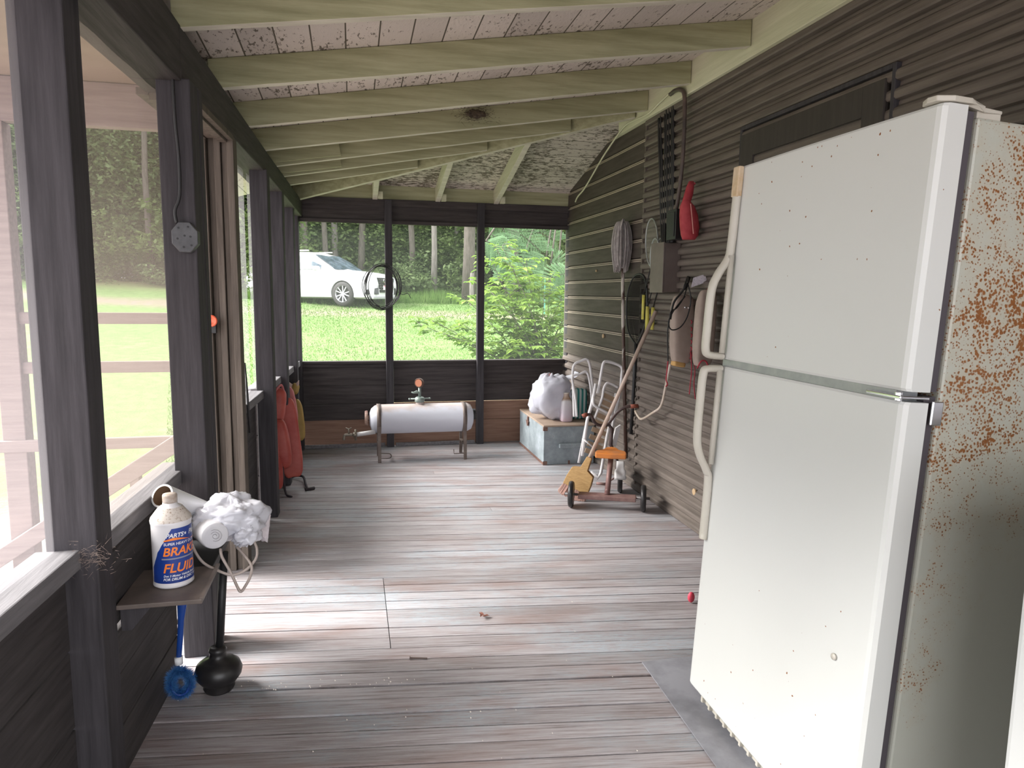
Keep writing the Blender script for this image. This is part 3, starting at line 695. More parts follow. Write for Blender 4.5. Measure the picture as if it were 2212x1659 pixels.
tag(MB().blob((p.x, p.y, gz(p.x, p.y)+.03), (.55, .28, .10), fn=lambda d: 1+.25*nz(d.x*2, d.y*2, d.z*2)).build('flat_rock', mat('pale_rock', (.55, .50, .47), .9, (.68, .62, .58), 5, bump=.3), smooth=True), 'pale flat rock in the lawn just outside the left back screen', 'rock')

# ------------------------------------------------------------------ bush outside the back right screen
def leaf_shape(mb, p, d, n, L, W, mi=0, curl=.25):
    d = V(d).normalized(); s = d.cross(V(n)); s = s.normalized() if s.length > 1e-4 else d.orthogonal().normalized(); n2 = s.cross(d)
    pts = [p, p+d*L*.3+s*W*.5+n2*L*.03, p+d*L*.7+s*W*.42, p+d*L-n2*L*curl, p+d*L*.7-s*W*.42, p+d*L*.3-s*W*.5+n2*L*.03, p+d*L*.5-n2*L*.05]
    mb.add(pts, [(0, 1, 6), (1, 2, 6), (2, 3, 6), (3, 4, 6), (4, 5, 6), (5, 0, 6)], mi)
def bush():
    base = PY(1165, 780, 8.3); bz = gz(base.x, 8.3); B = V((base.x, 8.3, bz))
    root = thing('dogwood_bush', 'bright green leafy bush growing outside the right back screen', 'bush', B)
    br, lf = MB(), MB(); rnd = random.Random(12)
    tips = [(1085, 530, 8.3), (1075, 600, 8.1), (1135, 560, 8.5), (1000, 640, 8.0), (930, 690, 8.1), (905, 700, 8.0), (960, 720, 7.8), (1000, 700, 8.3), (1010, 740, 7.8), (1040, 660, 8.2), (1060, 700, 7.9), (1110, 610, 8.6), (1100, 660, 8.1),
            (1150, 600, 8.8), (1190, 600, 8.5), (1175, 640, 8.2), (1215, 640, 8.4), (1220, 690, 8.3), (1200, 730, 8.0), (1120, 700, 8.0), (1085, 740, 7.9), (1130, 745, 7.8), (1180, 760, 7.9), (1225, 760, 8.1), (1060, 560, 8.6), (1040, 610, 8.5), (1150, 690, 8.2), (1105, 575, 8.1), (1070, 640, 7.8), (1195, 670, 8.9), (1240, 650, 8.8), (1255, 700, 8.6), (1270, 620, 9.0)]
    for px, py, y in tips:
        T = PY(px, py, y); st = B+V((rnd.uniform(-.15, .15), rnd.uniform(-.1, .1), 0))
        mid = st.lerp(T, .55)+V((-(T.x-st.x)*.18, 0, (T.z-st.z)*.12)); P = smoothpts([st, st+V((0, 0, .35)), mid, T], 7)
        br.tube(P, [max(.0035, .013*(1-i/len(P))) for i in range(len(P))], 5)
        n = len(P); dirT = (T-mid).normalized()
        for i in range(int(n*.38), n):
            for q in range(2):
                a = rnd.uniform(0, 2*pi); sd = V((cos(a), sin(a), rnd.uniform(-.1, .45))).normalized(); ln = rnd.uniform(.08, .26)
                e = P[i]+sd*ln; br.tube([P[i], P[i].lerp(e, .5)+V((0, 0, .01)), e], .0022, 4, cap=False)
                for u in (.45, .75, 1.0):
                    c = P[i].lerp(e, u)
                    for sg in (-1, 1):
                        dl = (sd*.6+sd.cross(V((0, 0, 1)))*sg*.8+V((0, 0, rnd.uniform(-.35, .15)))).normalized()
                        L = rnd.uniform(.07, .12); leaf_shape(lf, c, dl, (rnd.uniform(-.3, .3), rnd.uniform(-.3, .3), 1), L, L*.52)
    br.build('stems', 'bark', root, smooth=True); lf.build('foliage', 'leaf_bush', root)
bush()
def mimosa():
    bx = 3.55; B = V((bx, 10.6, gz(bx, 10.6)))
    root = thing('mimosa_tree', 'feathery blue-green mimosa branches hanging above the bush', 'tree', B)
    tk, lf = MB(), MB(); rnd = random.Random(4)
    trunk = smoothpts([B-V((0, 0, .1)), B+V((-.05, 0, 1.3)), B+V((-.2, -.1, 2.6)), B+V((-.5, -.2, 4.2))], 5); tk.tube(trunk, [.07*(1-.5*i/len(trunk)) for i in range(len(trunk))], 8)
    for px, py, y, px2, py2 in ((1060, 505, 10.2, 1140, 585), (1050, 520, 10., 1085, 560), (1090, 495, 10.3, 1165, 540), (1180, 555, 10.3, 1130, 600), (1190, 570, 10.2, 1215, 590), (1120, 500, 10.6, 1200, 520), (1130, 560, 10.5, 1090, 600), (1235, 590, 10., 1170, 620), (1060, 470, 10.3, 1100, 520), (1200, 640, 10.2, 1230, 680)):
        a = PY(px, py, y); b = PY(px2, py2, y-.15); tk.tube(smoothpts([trunk[-4], trunk[-4].lerp(a, .6)+V((0, 0, .25)), a], 4), .012, 5)
        ax = smoothpts([a, a.lerp(b, .5)+V((0, 0, .06)), b], 7); tk.tube(ax, .006, 4)
        for i in range(1, len(ax)):
            d = (ax[i]-ax[i-1]).normalized(); sdv = V((rnd.uniform(-.1, .1), -.45, .9)).normalized(); s = d.cross(V((0, 1, 0))).normalized()
            for sg in (-1, 1):
                pd = (s*sg*.85+d*.55+V((0, -.25*rnd.random(), -.15))).normalized(); L = .26*(1-.35*abs(i/len(ax)-.4))
                for k in range(1, 15):
                    c = ax[i]+pd*(L*k/14)+V((0, 0, -.03*(k/14)**2)); ns = pd.cross(V((0, -.6, .8))).normalized()
                    for s2 in (-1, 1): leaf_shape(lf, c, ns*s2+pd*.35, (0, -.6, .8), .034, .013, curl=.05)
    tk.build('branches', 'bark', root, smooth=True); lf.build('foliage', 'leaf_mimosa', root)
mimosa()

# ------------------------------------------------------------------ white car parked on the drive
def car():
    # local frame: +x forward, y left, z up; origin on the ground under the middle
    L, Wd = 4.66, 1.89
    body = MB(); st = []
    def sec(x, zb, zt, hw, ht, rz=.10):  # lower body section: half width hw at waist, ht at shoulder
        return [(0, zb), (hw*.80, zb), (hw*.97, zb+.05), (hw, zb+.22), (hw, (zb+zt)/2+.05), (hw*.985, zt-.16), (ht, zt-.04), (ht*.72, zt), (0, zt+.02)]
    S = [(2.33, .42, .70, .50, .46), (2.31, .30, .80, .72, .66), (2.24, .24, .90, .83, .74), (2.05, .22, .98, .905, .80), (1.7, .22, 1.035, .935, .82), (1.3, .22, 1.07, .945, .84), (.95, .22, 1.09, .945, .86), (.4, .22, 1.09, .94, .87), (-.4, .22, 1.09, .94, .87), (-1.2, .22, 1.10, .945, .87), (-1.8, .24, 1.12, .93, .85), (-2.15, .28, 1.12, .88, .80), (-2.30, .38, 1.08, .78, .72), (-2.33, .45, 1.0, .60, .55)]
    vs = []; N = None
    for x, zb, zt, hw, ht in S:
        s = sec(x, zb, zt, hw, ht); ring = [(x, y, z) for y, z in s]+[(x, -y, z) for y, z in reversed(s[1:-1])]; N = len(ring); vs += ring
    fs = [(i*N+k, i*N+(k+1) % N, (i+1)*N+(k+1) % N, (i+1)*N+k) for i in range(len(S)-1) for k in range(N)]+[tuple(range(N)), tuple((len(S)-1)*N+N-1-k for k in range(N))]
    body.add(vs, fs)
    gh = MB(); G = [(1.06, 1.07, .80, 1.075, .74), (.62, 1.07, .86, 1.32, .70), (.22, 1.07, .87, 1.56, .64), (-.1, 1.07, .87, 1.64, .60), (-.8, 1.07, .87, 1.66, .60), (-1.4, 1.08, .86, 1.63, .58), (-1.85, 1.09, .83, 1.52, .56), (-2.12, 1.10, .78, 1.30, .60), (-2.24, 1.10, .74, 1.14, .66)]
    vs = []
    for x, zb, wb, zt, wt in G:
        ring = [(x, wb, zb-.05), (x, wb, zb), (x, (wb+wt)/2+.01, (zb+zt)/2), (x, wt, zt-.04), (x, wt*.85, zt), (x, 0, zt+.015), (x, -wt*.85, zt), (x, -wt, zt-.04), (x, -(wb+wt)/2-.01, (zb+zt)/2), (x, -wb, zb), (x, -wb, zb-.05)]
        N = len(ring); vs += ring
    fs = [(i*N+k, i*N+(k+1) % N, (i+1)*N+(k+1) % N, (i+1)*N+k) for i in range(len(G)-1) for k in range(N)]+[tuple(range(N)), tuple((len(G)-1)*N+N-1-k for k in range(N))]
    gh.add(vs, fs)
    X0, Y0 = PY(745, 660, 22.0).x, 22.0
    ang = radians(-33)
    fw = V((1.38, .80*-1, 0))   # front right wheel, local
    R3 = Matrix.Rotation(ang, 3, 'Z'); org = V((X0, Y0, 0))-R3 @ fw; org.z = gz(X0, Y0)+.03
    root = thing('car', 'white car parked on the drive beyond the lawn', 'car', org); root.rotation_euler = (0, 0, ang)
    T = Matrix.Translation(org) @ Matrix.Rotation(ang, 4, 'Z')
    def put(mb, name, m_, par=root, **k):
        mb.v = [tuple(T @ V(p)) for p in mb.v]; return mb.build(name, m_, par, **k)
    ob = put(body, 'body', 'carpaint')
    cut = MB()
    for wx in (1.38, -1.44):
        for s in (-1, 1): cut.lathe([(.395, -.25), (.395, .25)], (wx, s*.92, .37), (0, 1, 0), 40)
    cm = bpy.data.meshes.new('c'); cut.v = [tuple(V(p)) for p in cut.v]; cm.from_pydata(cut.v, [], cut.f); co = bpy.data.objects.new('c', cm); col.objects.link(co); co.matrix_basis = T
    bm = bmesh.new(); bm.from_mesh(ob.data); bmesh.ops.recalc_face_normals(bm, faces=bm.faces); bm.to_mesh(ob.data); print('VOL', bm.calc_volume(signed=True)); bm.free()
    bm = bmesh.new(); bm.from_mesh(cm); bmesh.ops.recalc_face_normals(bm, faces=bm.faces); bm.to_mesh(cm); print('VOLC', bm.calc_volume(signed=True)); bm.free()
    md = ob.modifiers.new('b', 'BOOLEAN'); md.object = co; md.operation = 'DIFFERENCE'; md.solver = 'EXACT'
    bpy.context.view_layer.update(); dg = bpy.context.evaluated_depsgraph_get()
    nm = bpy.data.meshes.new_from_object(ob.evaluated_get(dg)); ob.modifiers.clear(); ob.data = nm; bpy.data.objects.remove(co)
    if not nm.materials: nm.materials.append(M['carpaint'])
    nm.shade_smooth(); nm.set_sharp_from_angle(angle=radians(35))
    g = put(gh, 'cabin', 'carpaint', ob, smooth=True)
    # windows, slightly proud of the cabin
    def side(x0, x1, zt0, zt1, s):
        def w(x): 
            for (a, b) in zip(G, G[1:]):
                if a[0] >= x >= b[0]:
                    t = (a[0]-x)/(a[0]-b[0]); return [a[i]+(b[i]-a[i])*t for i in range(5)]
            return G[-1]
        q = MB()
        def pt(u, v):
            x = x0+(x1-x0)*u; g_ = w(x); zt = zt0+(zt1-zt0)*u; z = 1.105+(zt-1.105)*v; k = (z-g_[1])/(g_[3]-.04-g_[1]); y = g_[2]+(g_[4]-g_[2])*k
            return (x, s*(y+.042), z)
        q.grid(pt, 8, 4); return q
    for s in (-1, 1):
        put(side(.58, -.28, 1.22, 1.55, s), 'side_window', 'glass', ob, smooth=True); put(side(-.36, -1.15, 1.55, 1.55, s), 'side_window', 'glass', ob, smooth=True); put(side(-1.22, -1.75, 1.54, 1.42, s), 'side_window', 'glass', ob, smooth=True)
        put(MB().blob((.55, s*1.03, 1.12), (.09, .12, .075), e=.7), 'mirror', 'carpaint', ob, smooth=True)
        put(MB().box((-1.7, s*.62-.02, 1.665), (.0, s*.62+.02, 1.70)), 'roof_rail', 'white', ob, bevel=.01)
    put(MB().grid(lambda u, v: (1.03-.80*v, (-1+2*u)*(.76-.12*v), 1.10+.46*v+.03*sin(v*pi)), 6, 5), 'windscreen', 'glass', ob, smooth=True)
    # front end
    put(MB().hexa([(2.20, -.42, .42), (2.372, -.36, .42), (2.372, .36, .42), (2.20, .42, .42), (2.16, -.52, .86), (2.335, -.47, .86), (2.335, .47, .86), (2.16, .52, .86)]), 'grille', 'blackgloss', ob)
    gb = MB()
    for k in range(5): gb.box((2.30, -.40, .50+.075*k), (2.384-.006*k, .40, .512+.075*k))
    put(gb, 'grille_bars', 'chrome', ob)
    rg = MB()
    for k in range(4): rg.tube([(2.385, -.155+.103*k+.065*cos(a), .77+.065*sin(a)) for a in [2*pi*i/18 for i in range(18)]], .009, 5, True)
    put(rg, 'emblem', 'chrome', ob)
    put(MB().box((2.385, -.25, .50), (2.40, .25, .63)), 'number_plate', mat('red_white_plate', (.75, .70, .72), .4, (.70, .05, .12), 3, ramp=(.45, .5)), ob)
    for s in (-1, 1):
        put(MB().hexa([(2.20, s*.50, .74), (2.35, s*.50, .74), (2.06, s*.925, .79), (1.90, s*.80, .79), (2.16, s*.50, .87), (2.31, s*.50, .87), (2.03, s*.915, .92), (1.90, s*.80, .92)]), 'headlight', mat('headlamp', (.22, .25, .30), .1, (.5, .52, .56), 9), ob)
        put(MB().hexa([(2.20, s*.50, .36), (2.385, s*.50, .36), (2.20, s*.905, .36), (2.0, s*.80, .36), (2.20, s*.50, .56), (2.375, s*.50, .56), (2.215, s*.885, .50), (2.0, s*.80, .50)]), 'air_intake', 'blackgloss', ob)
    put(MB().box((2.0, -.78, .22), (2.36, .78, .29)), 'lower_bumper', 'grey_metal', ob, bevel=.02)
    for wx in (1.38, -1.44):
        for s in (-1, 1):
            o_ = (wx, s*.83, .37); wn = 'wheel'
            wh = put(MB().lathe([(.25, -.11), (.34, -.11), (.368, -.08), (.372, 0), (.368, .08), (.34, .11), (.25, .11)], o_, (0, s, 0), 40, cap=False), wn, 'tyre', root, smooth=True)
            rm = MB().lathe([(.255, .0), (.262, .085), (.250, .10), (.240, .085), (.235, .0)], o_, (0, s, 0), 36, cap=False); rm.lathe([(.05, 0), (.05, .075), (.0, .085)], o_, (0, s, 0), 16)
            for k in range(10):
                a = 2*pi*(k//2)/5+(.15 if k % 2 else -.15); d_ = V((cos(a), 0, sin(a))); e_ = V((cos(a*1.0+(.12 if k % 2 else -.12)), 0, sin(a+(.12 if k % 2 else -.12))))
                rm.beam(V(o_)+V((0, s*.07, 0))+d_*.03, V(o_)+V((0, s*.088, 0))+e_*.245, .028, .02, (0, 1, 0))
            put(rm, 'rim', 'alloy', wh, smooth=False); put(MB().lathe([(.235, 0), (.235, .02), (0, .02)], o_, (0, s, 0), 24), 'brake_disc', 'tyre', wh)
car()

# ------------------------------------------------------------------ refrigerator (leans back a little on its feet)
def fridge():
    th = .056; o = V((1.03, 0, .0)); root = thing('refrigerator', 'tall white refrigerator with freezer door on top and rust on its side', 'refrigerator', o); root.rotation_euler = (0, th, 0)
    ya, yb = 1.205, 1.95
    def B(mb, n, m_, par=root, **k): return mb.build(n, m_, par, local=True, **k)
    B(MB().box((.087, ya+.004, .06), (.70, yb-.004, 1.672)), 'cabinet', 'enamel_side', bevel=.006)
    B(MB().box((.058, ya+.014, .085), (.0865, yb-.014, 1.112)).box((.058, ya+.014, 1.122), (.0865, yb-.014, 1.684)), 'gasket', 'gasket')
    def door(z0, z1, name):
        mb = MB(); n = 10; vs = []
        prof = [(.058, ya), (.012, ya), (.003, ya+.006), (.0, ya+.016)]+[(-.004*sin(pi*(i+1)/12), ya+.016+(yb-ya-.032)*(i+1)/12) for i in range(11)]+[(.0, yb-.016), (.003, yb-.006), (.012, yb), (.058, yb)]
        for z in (z0, z0+.006, z1-.006, z1):
            e = .004 if z in (z0, z1) else 0
            for x, y in prof: vs.append((x+(e if x < .05 else 0), y, z))
        N = len(prof)
        fs = [(j*N+i, j*N+i+1, (j+1)*N+i+1, (j+1)*N+i) for j in range(3) for i in range(N-1)]+[tuple(range(N)), tuple(3*N+N-1-i for i in range(N))]+[(j*N+N-1, j*N, (j+1)*N, (j+1)*N+N-1) for j in range(3)]
        mb.add(vs, fs); return B(mb, name, 'enamel')
    fz = door(1.122, 1.690, 'freezer_door'); fd = door(.078, 1.100, 'refrigerator_door')
    def hd(pts, par, cap_m='handle'):
        P = smoothpts([V(p) for p in pts], 6); mb = MB(); vs = []; n = 10; fs = []
        for i, p in enumerate(P):
            d = (P[min(i+1, len(P)-1)]-P[max(i-1, 0)]).normalized(); b = V((0, 1, 0)); a = d.cross(b).normalized()
            vs += [p+a*(.011*cos(2*pi*k/n))+b*(.017*sin(2*pi*k/n)) for k in range(n)]
        for i in range(len(P)-1): fs += [(i*n+k, i*n+(k+1) % n, (i+1)*n+(k+1) % n, (i+1)*n+k) for k in range(n)]
        fs += [tuple(range(n)), tuple((len(P)-1)*n+n-1-k for k in range(n))]
        mb.add(vs, fs); return B(mb, 'handle', cap_m, par, smooth=True, label='ivory handle')
    hy = yb-.016
    hd([(-.006, hy, 1.685), (-.008, hy, 1.58), (-.010, hy, 1.46), (-.016, hy, 1.42), (-.045, hy, 1.37), (-.060, hy, 1.32), (-.062, hy, 1.20), (-.060, hy, 1.145), (-.045, hy, 1.132), (-.004, hy, 1.130)], fz)
    hd([(-.004, hy, 1.092), (-.045, hy, 1.090), (-.060, hy, 1.075), (-.062, hy, .98), (-.060, hy, .88), (-.048, hy, .83), (-.018, hy, .775), (-.009, hy, .74), (-.007, hy, .56)], fd)
    B(MB().tube([(-.013, hy-.012, 1.43), (-.013, hy-.012, 1.28), (-.013, hy-.012, 1.14)], .009, 8), 'handle_trim', 'handle', fz, smooth=True)
    B(MB().tube([(-.013, hy-.012, 1.09), (-.013, hy-.012, .95), (-.013, hy-.012, .80)], .009, 8), 'handle_trim', 'handle', fd, smooth=True)
    B(MB().box((-.019, hy-.017, 1.60), (-.001, hy+.017, 1.688)), 'handle_tip', 'handle_rust', fz, bevel=.004, label='rust stained end of the handle')
    B(MB().box((.004, ya+.03, 1.1005), (.056, yb-.01, 1.1215)), 'divider', 'grey_metal')
    B(MB().box((-.012, ya+.0, 1.106), (.06, ya+.10, 1.113)).box((.062, ya-.008, 1.055), (.088, ya-.002, 1.105)).lathe([(.008, 0), (.008, .02)], (.0, ya+.018, 1.10), (0, 0, 1), 10), 'middle_hinge', 'chrome', bevel=.002)
    mb = MB(); pts = [(-.012, ya+.03), (-.010, ya+.008), (.02, ya-.006), (.06, ya-.006), (.10, ya+.004), (.15, ya+.01), (.15, ya+.05), (.05, ya+.06), (.0, ya+.055)]
    mb.add([(x, y, 1.692) for x, y in pts]+[(x, y, 1.703-(.018 if x > .09 else 0)) for x, y in pts], [tuple(range(8, -1, -1)), tuple(range(9, 18))]+[(i, (i+1) % 9, 9+(i+1) % 9, 9+i) for i in range(9)])
    mb.box((.092, ya+.012, 1.672), (.15, ya+.045, 1.6915)); B(mb, 'hinge_cover', 'handle', bevel=.002)
    g = MB().box((.045, ya+.015, .022), (.056, yb-.015, .07))
    for i in range(16): g.box((.034, ya+.03+i*.045, .026), (.045, ya+.04+i*.045, .066))
    B(g, 'kick_grille', 'handle')
    B(MB().lathe([(.008, 0), (.007, .0035), (0, .004)], (-.004, ya+.105, .50), (-1, 0, 0), 16), 'plug_button', 'handle', fd, smooth=True)
    for y in (ya+.06, yb-.06):
        for x in (.12, .62): B(MB().lathe([(.02, .0), (.02, .06)], (x, y, .0), (0, 0, 1), 12), 'foot', 'black')
    root.location.z = .012
fridge()
def appliance():
    o = V((1.10, .25, 0)); root = thing('washing_machine', 'plain white appliance at the right edge beside the refrigerator', 'appliance', o); ya, yb = .24, .925
    MB().box((1.10, ya, .03), (1.72, yb, .985)).build('cabinet', mat('white_enamel', (.55, .56, .55), .35), root, bevel=.012)
    MB().box((1.09, ya-.004, .987), (1.725, yb+.002, 1.02)).build('top_panel', 'white_pl', root, bevel=.008)
    MB().box((1.60, ya, 1.021), (1.725, yb, 1.13)).build('control_panel', 'white_pl', root, bevel=.01)
    for y in (ya+.06, yb-.06):
        for x in (1.15, 1.66): MB().lathe([(.02, 0), (.02, .031)], (x, y, 0)).build('foot', 'black', root)
appliance()
# grey sheet under the refrigerator
mb = MB(); P4 = [(1.00, 2.235), (.955, 1.0), (1.85, .95), (1.86, 2.235)]
mb.add([(x, y, .003) for x, y in P4]+[(x, y, .0055+.002) for x, y in P4], [(0, 1, 2, 3), (7, 6, 5, 4), (0, 4, 5, 1), (1, 5, 6, 2), (2, 6, 7, 3), (3, 7, 4, 0)])
tag(mb.build('floor_mat', mat('grey_sheet', (.20, .20, .22), .35, (.30, .30, .33), 6, bump=.1, ramp=(.4, .6))), 'worn grey sheet lying on the floor under the refrigerator', 'mat')

# ------------------------------------------------------------------ pressure tank on its stand
def tank():
    y = 5.60; z = .325; r = .117; x0, x1 = .115, .925
    root = thing('storage_tank', 'white horizontal metal tank with tap and gauge on a strap stand', 'tank', (.52, y, 0))
    tm = MB().lathe([(.0, 0), (.045, .003), (.085, .018), (.108, .045), (.117, .08), (.118, .085), (.117, .09), (.117, .76), (.119, .765), (.115, .78), (.10, .81), (.06, .828), (0, .832)], (x0, y, z), (1, 0, 0), 40)
    tm.lathe([(.032, .10), (.032, .138)], (.515, y, z), (0, 0, 1), 20)
    m_, t, b = newmat('tank_white_paint'); tc = t.nodes.new('ShaderNodeTexCoord'); v = tc.outputs['Object']
    sp = t.nodes.new('ShaderNodeSeparateXYZ'); lk(t, v, sp.inputs[0])
    n = noise_node(t, v, 5, 6, .65, (1, 1, 2)); zz = math_node(t, 'ADD', math_node(t, 'MULTIPLY', math_node(t, 'SUBTRACT', sp.outputs['Z'], .40), 8.), n)
    lk(t, mix_node(t, ramp_node(t, zz, [(.45, (0, 0, 0)), (.75, (.7, .7, .7))]), (.56, .57, .64), (.40, .30, .24)), b.inputs['Base Color']); b.inputs['Roughness'].default_value = .4
    tk = tm.build('tank_shell', m_, root, smooth=True); tk.data.set_sharp_from_angle(angle=radians(50))
    rs = mat('brown_steel', (.11, .085, .075), .55, (.19, .15, .13), 12, metal=.3)
    for x in (.19, .865):
        sb = MB().lathe([(.119, -.016), (.122, -.016), (.122, .016), (.119, .016)], (x, y, z), (1, 0, 0), 40, cap=False); sb.build('strap', rs, root, smooth=True)
        for yy in (-.10, .10):
            l = MB(); top = z-.05
            l.beam((x, y+yy*1.05, top), (x, y+yy*1.25, .0), .026, .010, (0, 1, 0)); l.beam((x-.0, y+yy*1.05, top+.01), (x, y+yy*1.02, top-.04), .03, .022, (0, 1, 0)); l.build('leg', rs, root, bevel=.002)
        MB().beam((x, y-.115, .12), (x, y+.115, .12), .02, .008).build('cross_brace', rs, root)
    MB().tube(smoothpts([(.197, y-.122, .075), (.24, y-.122, .072), (.27, y-.122, .068), (.28, y-.122, .05), (.265, y-.122, .035), (.197, y-.122, .035)], 4), .004).build('hook', rs, root, smooth=True)
    MB().tube([(.86, y-.12, .05), (.775, y-.12, .05), (.772, y-.12, .085)], .004).build('hook', rs, root)
    gm = mat('green_brass', (.20, .26, .24), .5, (.30, .34, .31), 20, metal=.4)
    v_ = MB().lathe([(.036, .13), (.040, .135), (.040, .16), (.03, .17), (.012, .172), (.0, .172)], (.515, y, z), (0, 0, 1), 20).tube([(.435, y, z+.155), (.595, y, z+.158)], .006).tube([(.435, y, z+.149), (.435, y, z+.161)], .009).tube([(.595, y, z+.152), (.595, y, z+.164)], .008).tube([(.515, y, z+.16), (.515, y, z+.25)], .011).tube([(.515, y, z+.205), (.49, y, z+.212), (.465, y, z+.205), (.45, y, z+.21)], [.009, .012, .007, .005])
    v_.build('filler_valve', gm, root, smooth=True)
    gx = V((.512, y-.003, z+.285)); ax = V((-.55, -.83, 0))
    g = MB().lathe([(0, -.018), (.030, -.018), (.037, -.012), (.037, .012), (.034, .016), (.031, .010), (0, .010)], gx, ax, 28).build('gauge', mat('rusty_gauge', (.12, .07, .055), .5, metal=.4), root, smooth=True)
    MB().lathe([(.0, .0115), (.030, .0115), (.030, .0135), (0, .0135)], gx, ax, 24).build('dial', mat('orange_dial', (.50, .20, .12), .4), g, label='faded orange dial')
    wp = MB().tube([(.16, y-.06, z-.09), (.02, y-.07, z-.105)], .017, 14).build('outlet_pipe', 'white', root, smooth=True)
    fc = MB(); p = V((.02, y-.07, z-.105))
    fc.tube([p, p+V((-.03, 0, 0))], .020, 12).tube([p+V((-.01, 0, -.045)), p+V((-.01, 0, .04))], .009, 8).tube(smoothpts([p+V((-.03, 0, 0)), p+V((-.07, 0, 0)), p+V((-.095, 0, -.005)), p+V((-.10, 0, -.04))], 4), .011, 10).tube([p+V((-.062, 0, 0)), p+V((-.062, 0, .045))], .007).tube([p+V((-.085, 0, .055)), p+V((-.062, 0, .045)), p+V((-.04, 0, .055))], .005)
    fc.build('tap', mat('dull_brass', (.25, .22, .18), .4, metal=.7), root, smooth=True)
    MB().lathe([(0, 0), (.055, 0), (.06, .01), (.06, .022), (0, .022)], (x0-.032, y, z+.01), (1, 0, 0), 24).lathe([(.02, .02), (.02, .04)], (x0-.032, y, z+.01), (1, 0, 0), 12).build('end_flange', mat('rusty_flange', (.13, .05, .04), .6, (.40, .28, .22), 30), root)
    MB().lathe([(.045, 0), (.045, .02), (.02, .03)], (x1+.018, y, z+.02), (1, 0, 0), 20).build('end_plug', 'black', root)
tank()

# ------------------------------------------------------------------ coil of wire on the back mullion
c = V((.245, 6.0, 1.365)); rnd = random.Random(2); mb = MB()
for k in range(9):
    a0 = rnd.uniform(0, 6); rx = .125+.022*rnd.random(); rz = .165+.025*rnd.random(); dx, dz = rnd.uniform(-.018, .018), rnd.uniform(-.012, .012)
    mb.tube([(c.x+dx+rx*cos(t), 6.0-.012*k*.4-.006*sin(3*t+a0), c.z+dz+rz*sin(t)) for t in [2*pi*i/40 for i in range(40)]], .0028, 6, True)
mb.tube(smoothpts([c+V((.13, -.02, -.04)), c+V((.17, -.02, -.06)), c+V((.21, -.03, -.05)), c+V((.235, -.03, -.09))], 5), .003, 6)
tag(mb.build('wire_coil', 'wire', smooth=True), 'coil of black wire hanging on the left dark upright of the back screens', 'wire coil')

# ------------------------------------------------------------------ chest with things on top
def chest():
    m_, t, b = newmat('chest_paint'); tc = t.nodes.new('ShaderNodeTexCoord'); v = tc.outputs['Object']
    n1 = noise_node(t, v, 7, 8, .7); n2 = noise_node(t, v, 28, 6, .7)
    c_ = ramp_node(t, n1, [(.35, (.20, .235, .255)), (.55, (.30, .345, .37)), (.7, (.42, .46, .51))])
    c_ = mix_node(t, ramp_node(t, n2, [(.67, (0, 0, 0)), (.70, (1, 1, 1))]), c_, (.17, .10, .085)); lk(t, c_, b.inputs['Base Color']); b.inputs['Roughness'].default_value = .55
    x0, x1, y0, y1, h = 1.432, 1.845, 5.18, 5.98, .30
    root = thing('storage_chest', 'pale blue-grey painted wooden chest with tan lid in the back corner', 'chest', (1.64, 5.58, 0))
    MB().box((x0, y0, 0.001), (x1, y1, h)).build('body', m_, root, bevel=.004)
    MB().box((x0-.004, y0-.006, h+.001), (x1, y1, h+.014)).build('lid', mat('tan_board', (.34, .25, .19), .6, (.42, .32, .25), 8), root, bevel=.003, label='tan lid')
    MB().beam((x0+.12, y0-.014, .150), (x1-.09, y0-.014, .150), .028, .036).build('handle', m_, root, bevel=.008)
    rs = mat('rusty_iron', (.13, .06, .045), .7, (.22, .13, .10), 30)
    MB().box((x0-.004, y0-.003, h-.03), (x0+.03, y0-.0005, h)).box((x0-.0025, y0-.003, h-.03), (x0-.0005, y0+.02, h)).build('corner_bracket', rs, root)
    MB().box((x0-.004, y0-.003, .0), (x0+.03, y0-.0005, .03)).box((x0+.20, y0-.003, 0), (x0+.215, y0-.0005, .03)).box((x0-.003, y0-.0005, .002), (x0-.0005, y1, .02)).build('corner_bracket', rs, root)
    hp_ = MB().box((x0-.012, y0+.47, h-.075), (x0-.0005, y0+.50, h-.0)); hp_.add([(x0-.014, y0+.44, h-.03), (x0-.014, y0+.53, h-.03), (x0-.014, y0+.485, h-.085), (x0-.008, y0+.485, h-.05)], [(0, 1, 2), (0, 3, 1), (1, 3, 2), (2, 3, 0)]); hp_.build('hasp', rs, root)
    return h+.015
CT = chest()
def bag(name, c, r, seed, mname, e=.85, amp=.2, nu=56, nv=36):
    cr = random.Random(seed).uniform(0, 50)
    def fn(d):
        k = 1+amp*nz(d.x*1.6+cr, d.y*1.6, d.z*1.6)+amp*.45*abs(nz(d.x*4+cr, d.y*4, d.z*4))+.12*amp*nz(d.x*11, d.y*11+cr, d.z*11)
        if d.z > .55: k *= 1+.35*amp*math.sin(9*math.atan2(d.y, d.x)+cr)*(d.z-.55)
        return k
    return MB().blob(c, r, nu, nv, fn, e)
M['bagw'] = mat('white_bag_plastic', (.66, .66, .74), .4, (.74, .74, .80), 4, tl=.25)
bc = V((1.575, 5.47, CT+.175))
bg = thing('plastic_bag', 'stuffed white plastic carrier bag on top of the chest', 'bag', (bc.x, bc.y, CT))
bb = bag('b', bc, (.165, .15, .172), 3, 'bagw', .8, .26); bb.v = [(x, y, max(z, CT+.001)) for x, y, z in bb.v]
bb.build('bag_body', 'bagw', bg, smooth=True)
hb = MB()
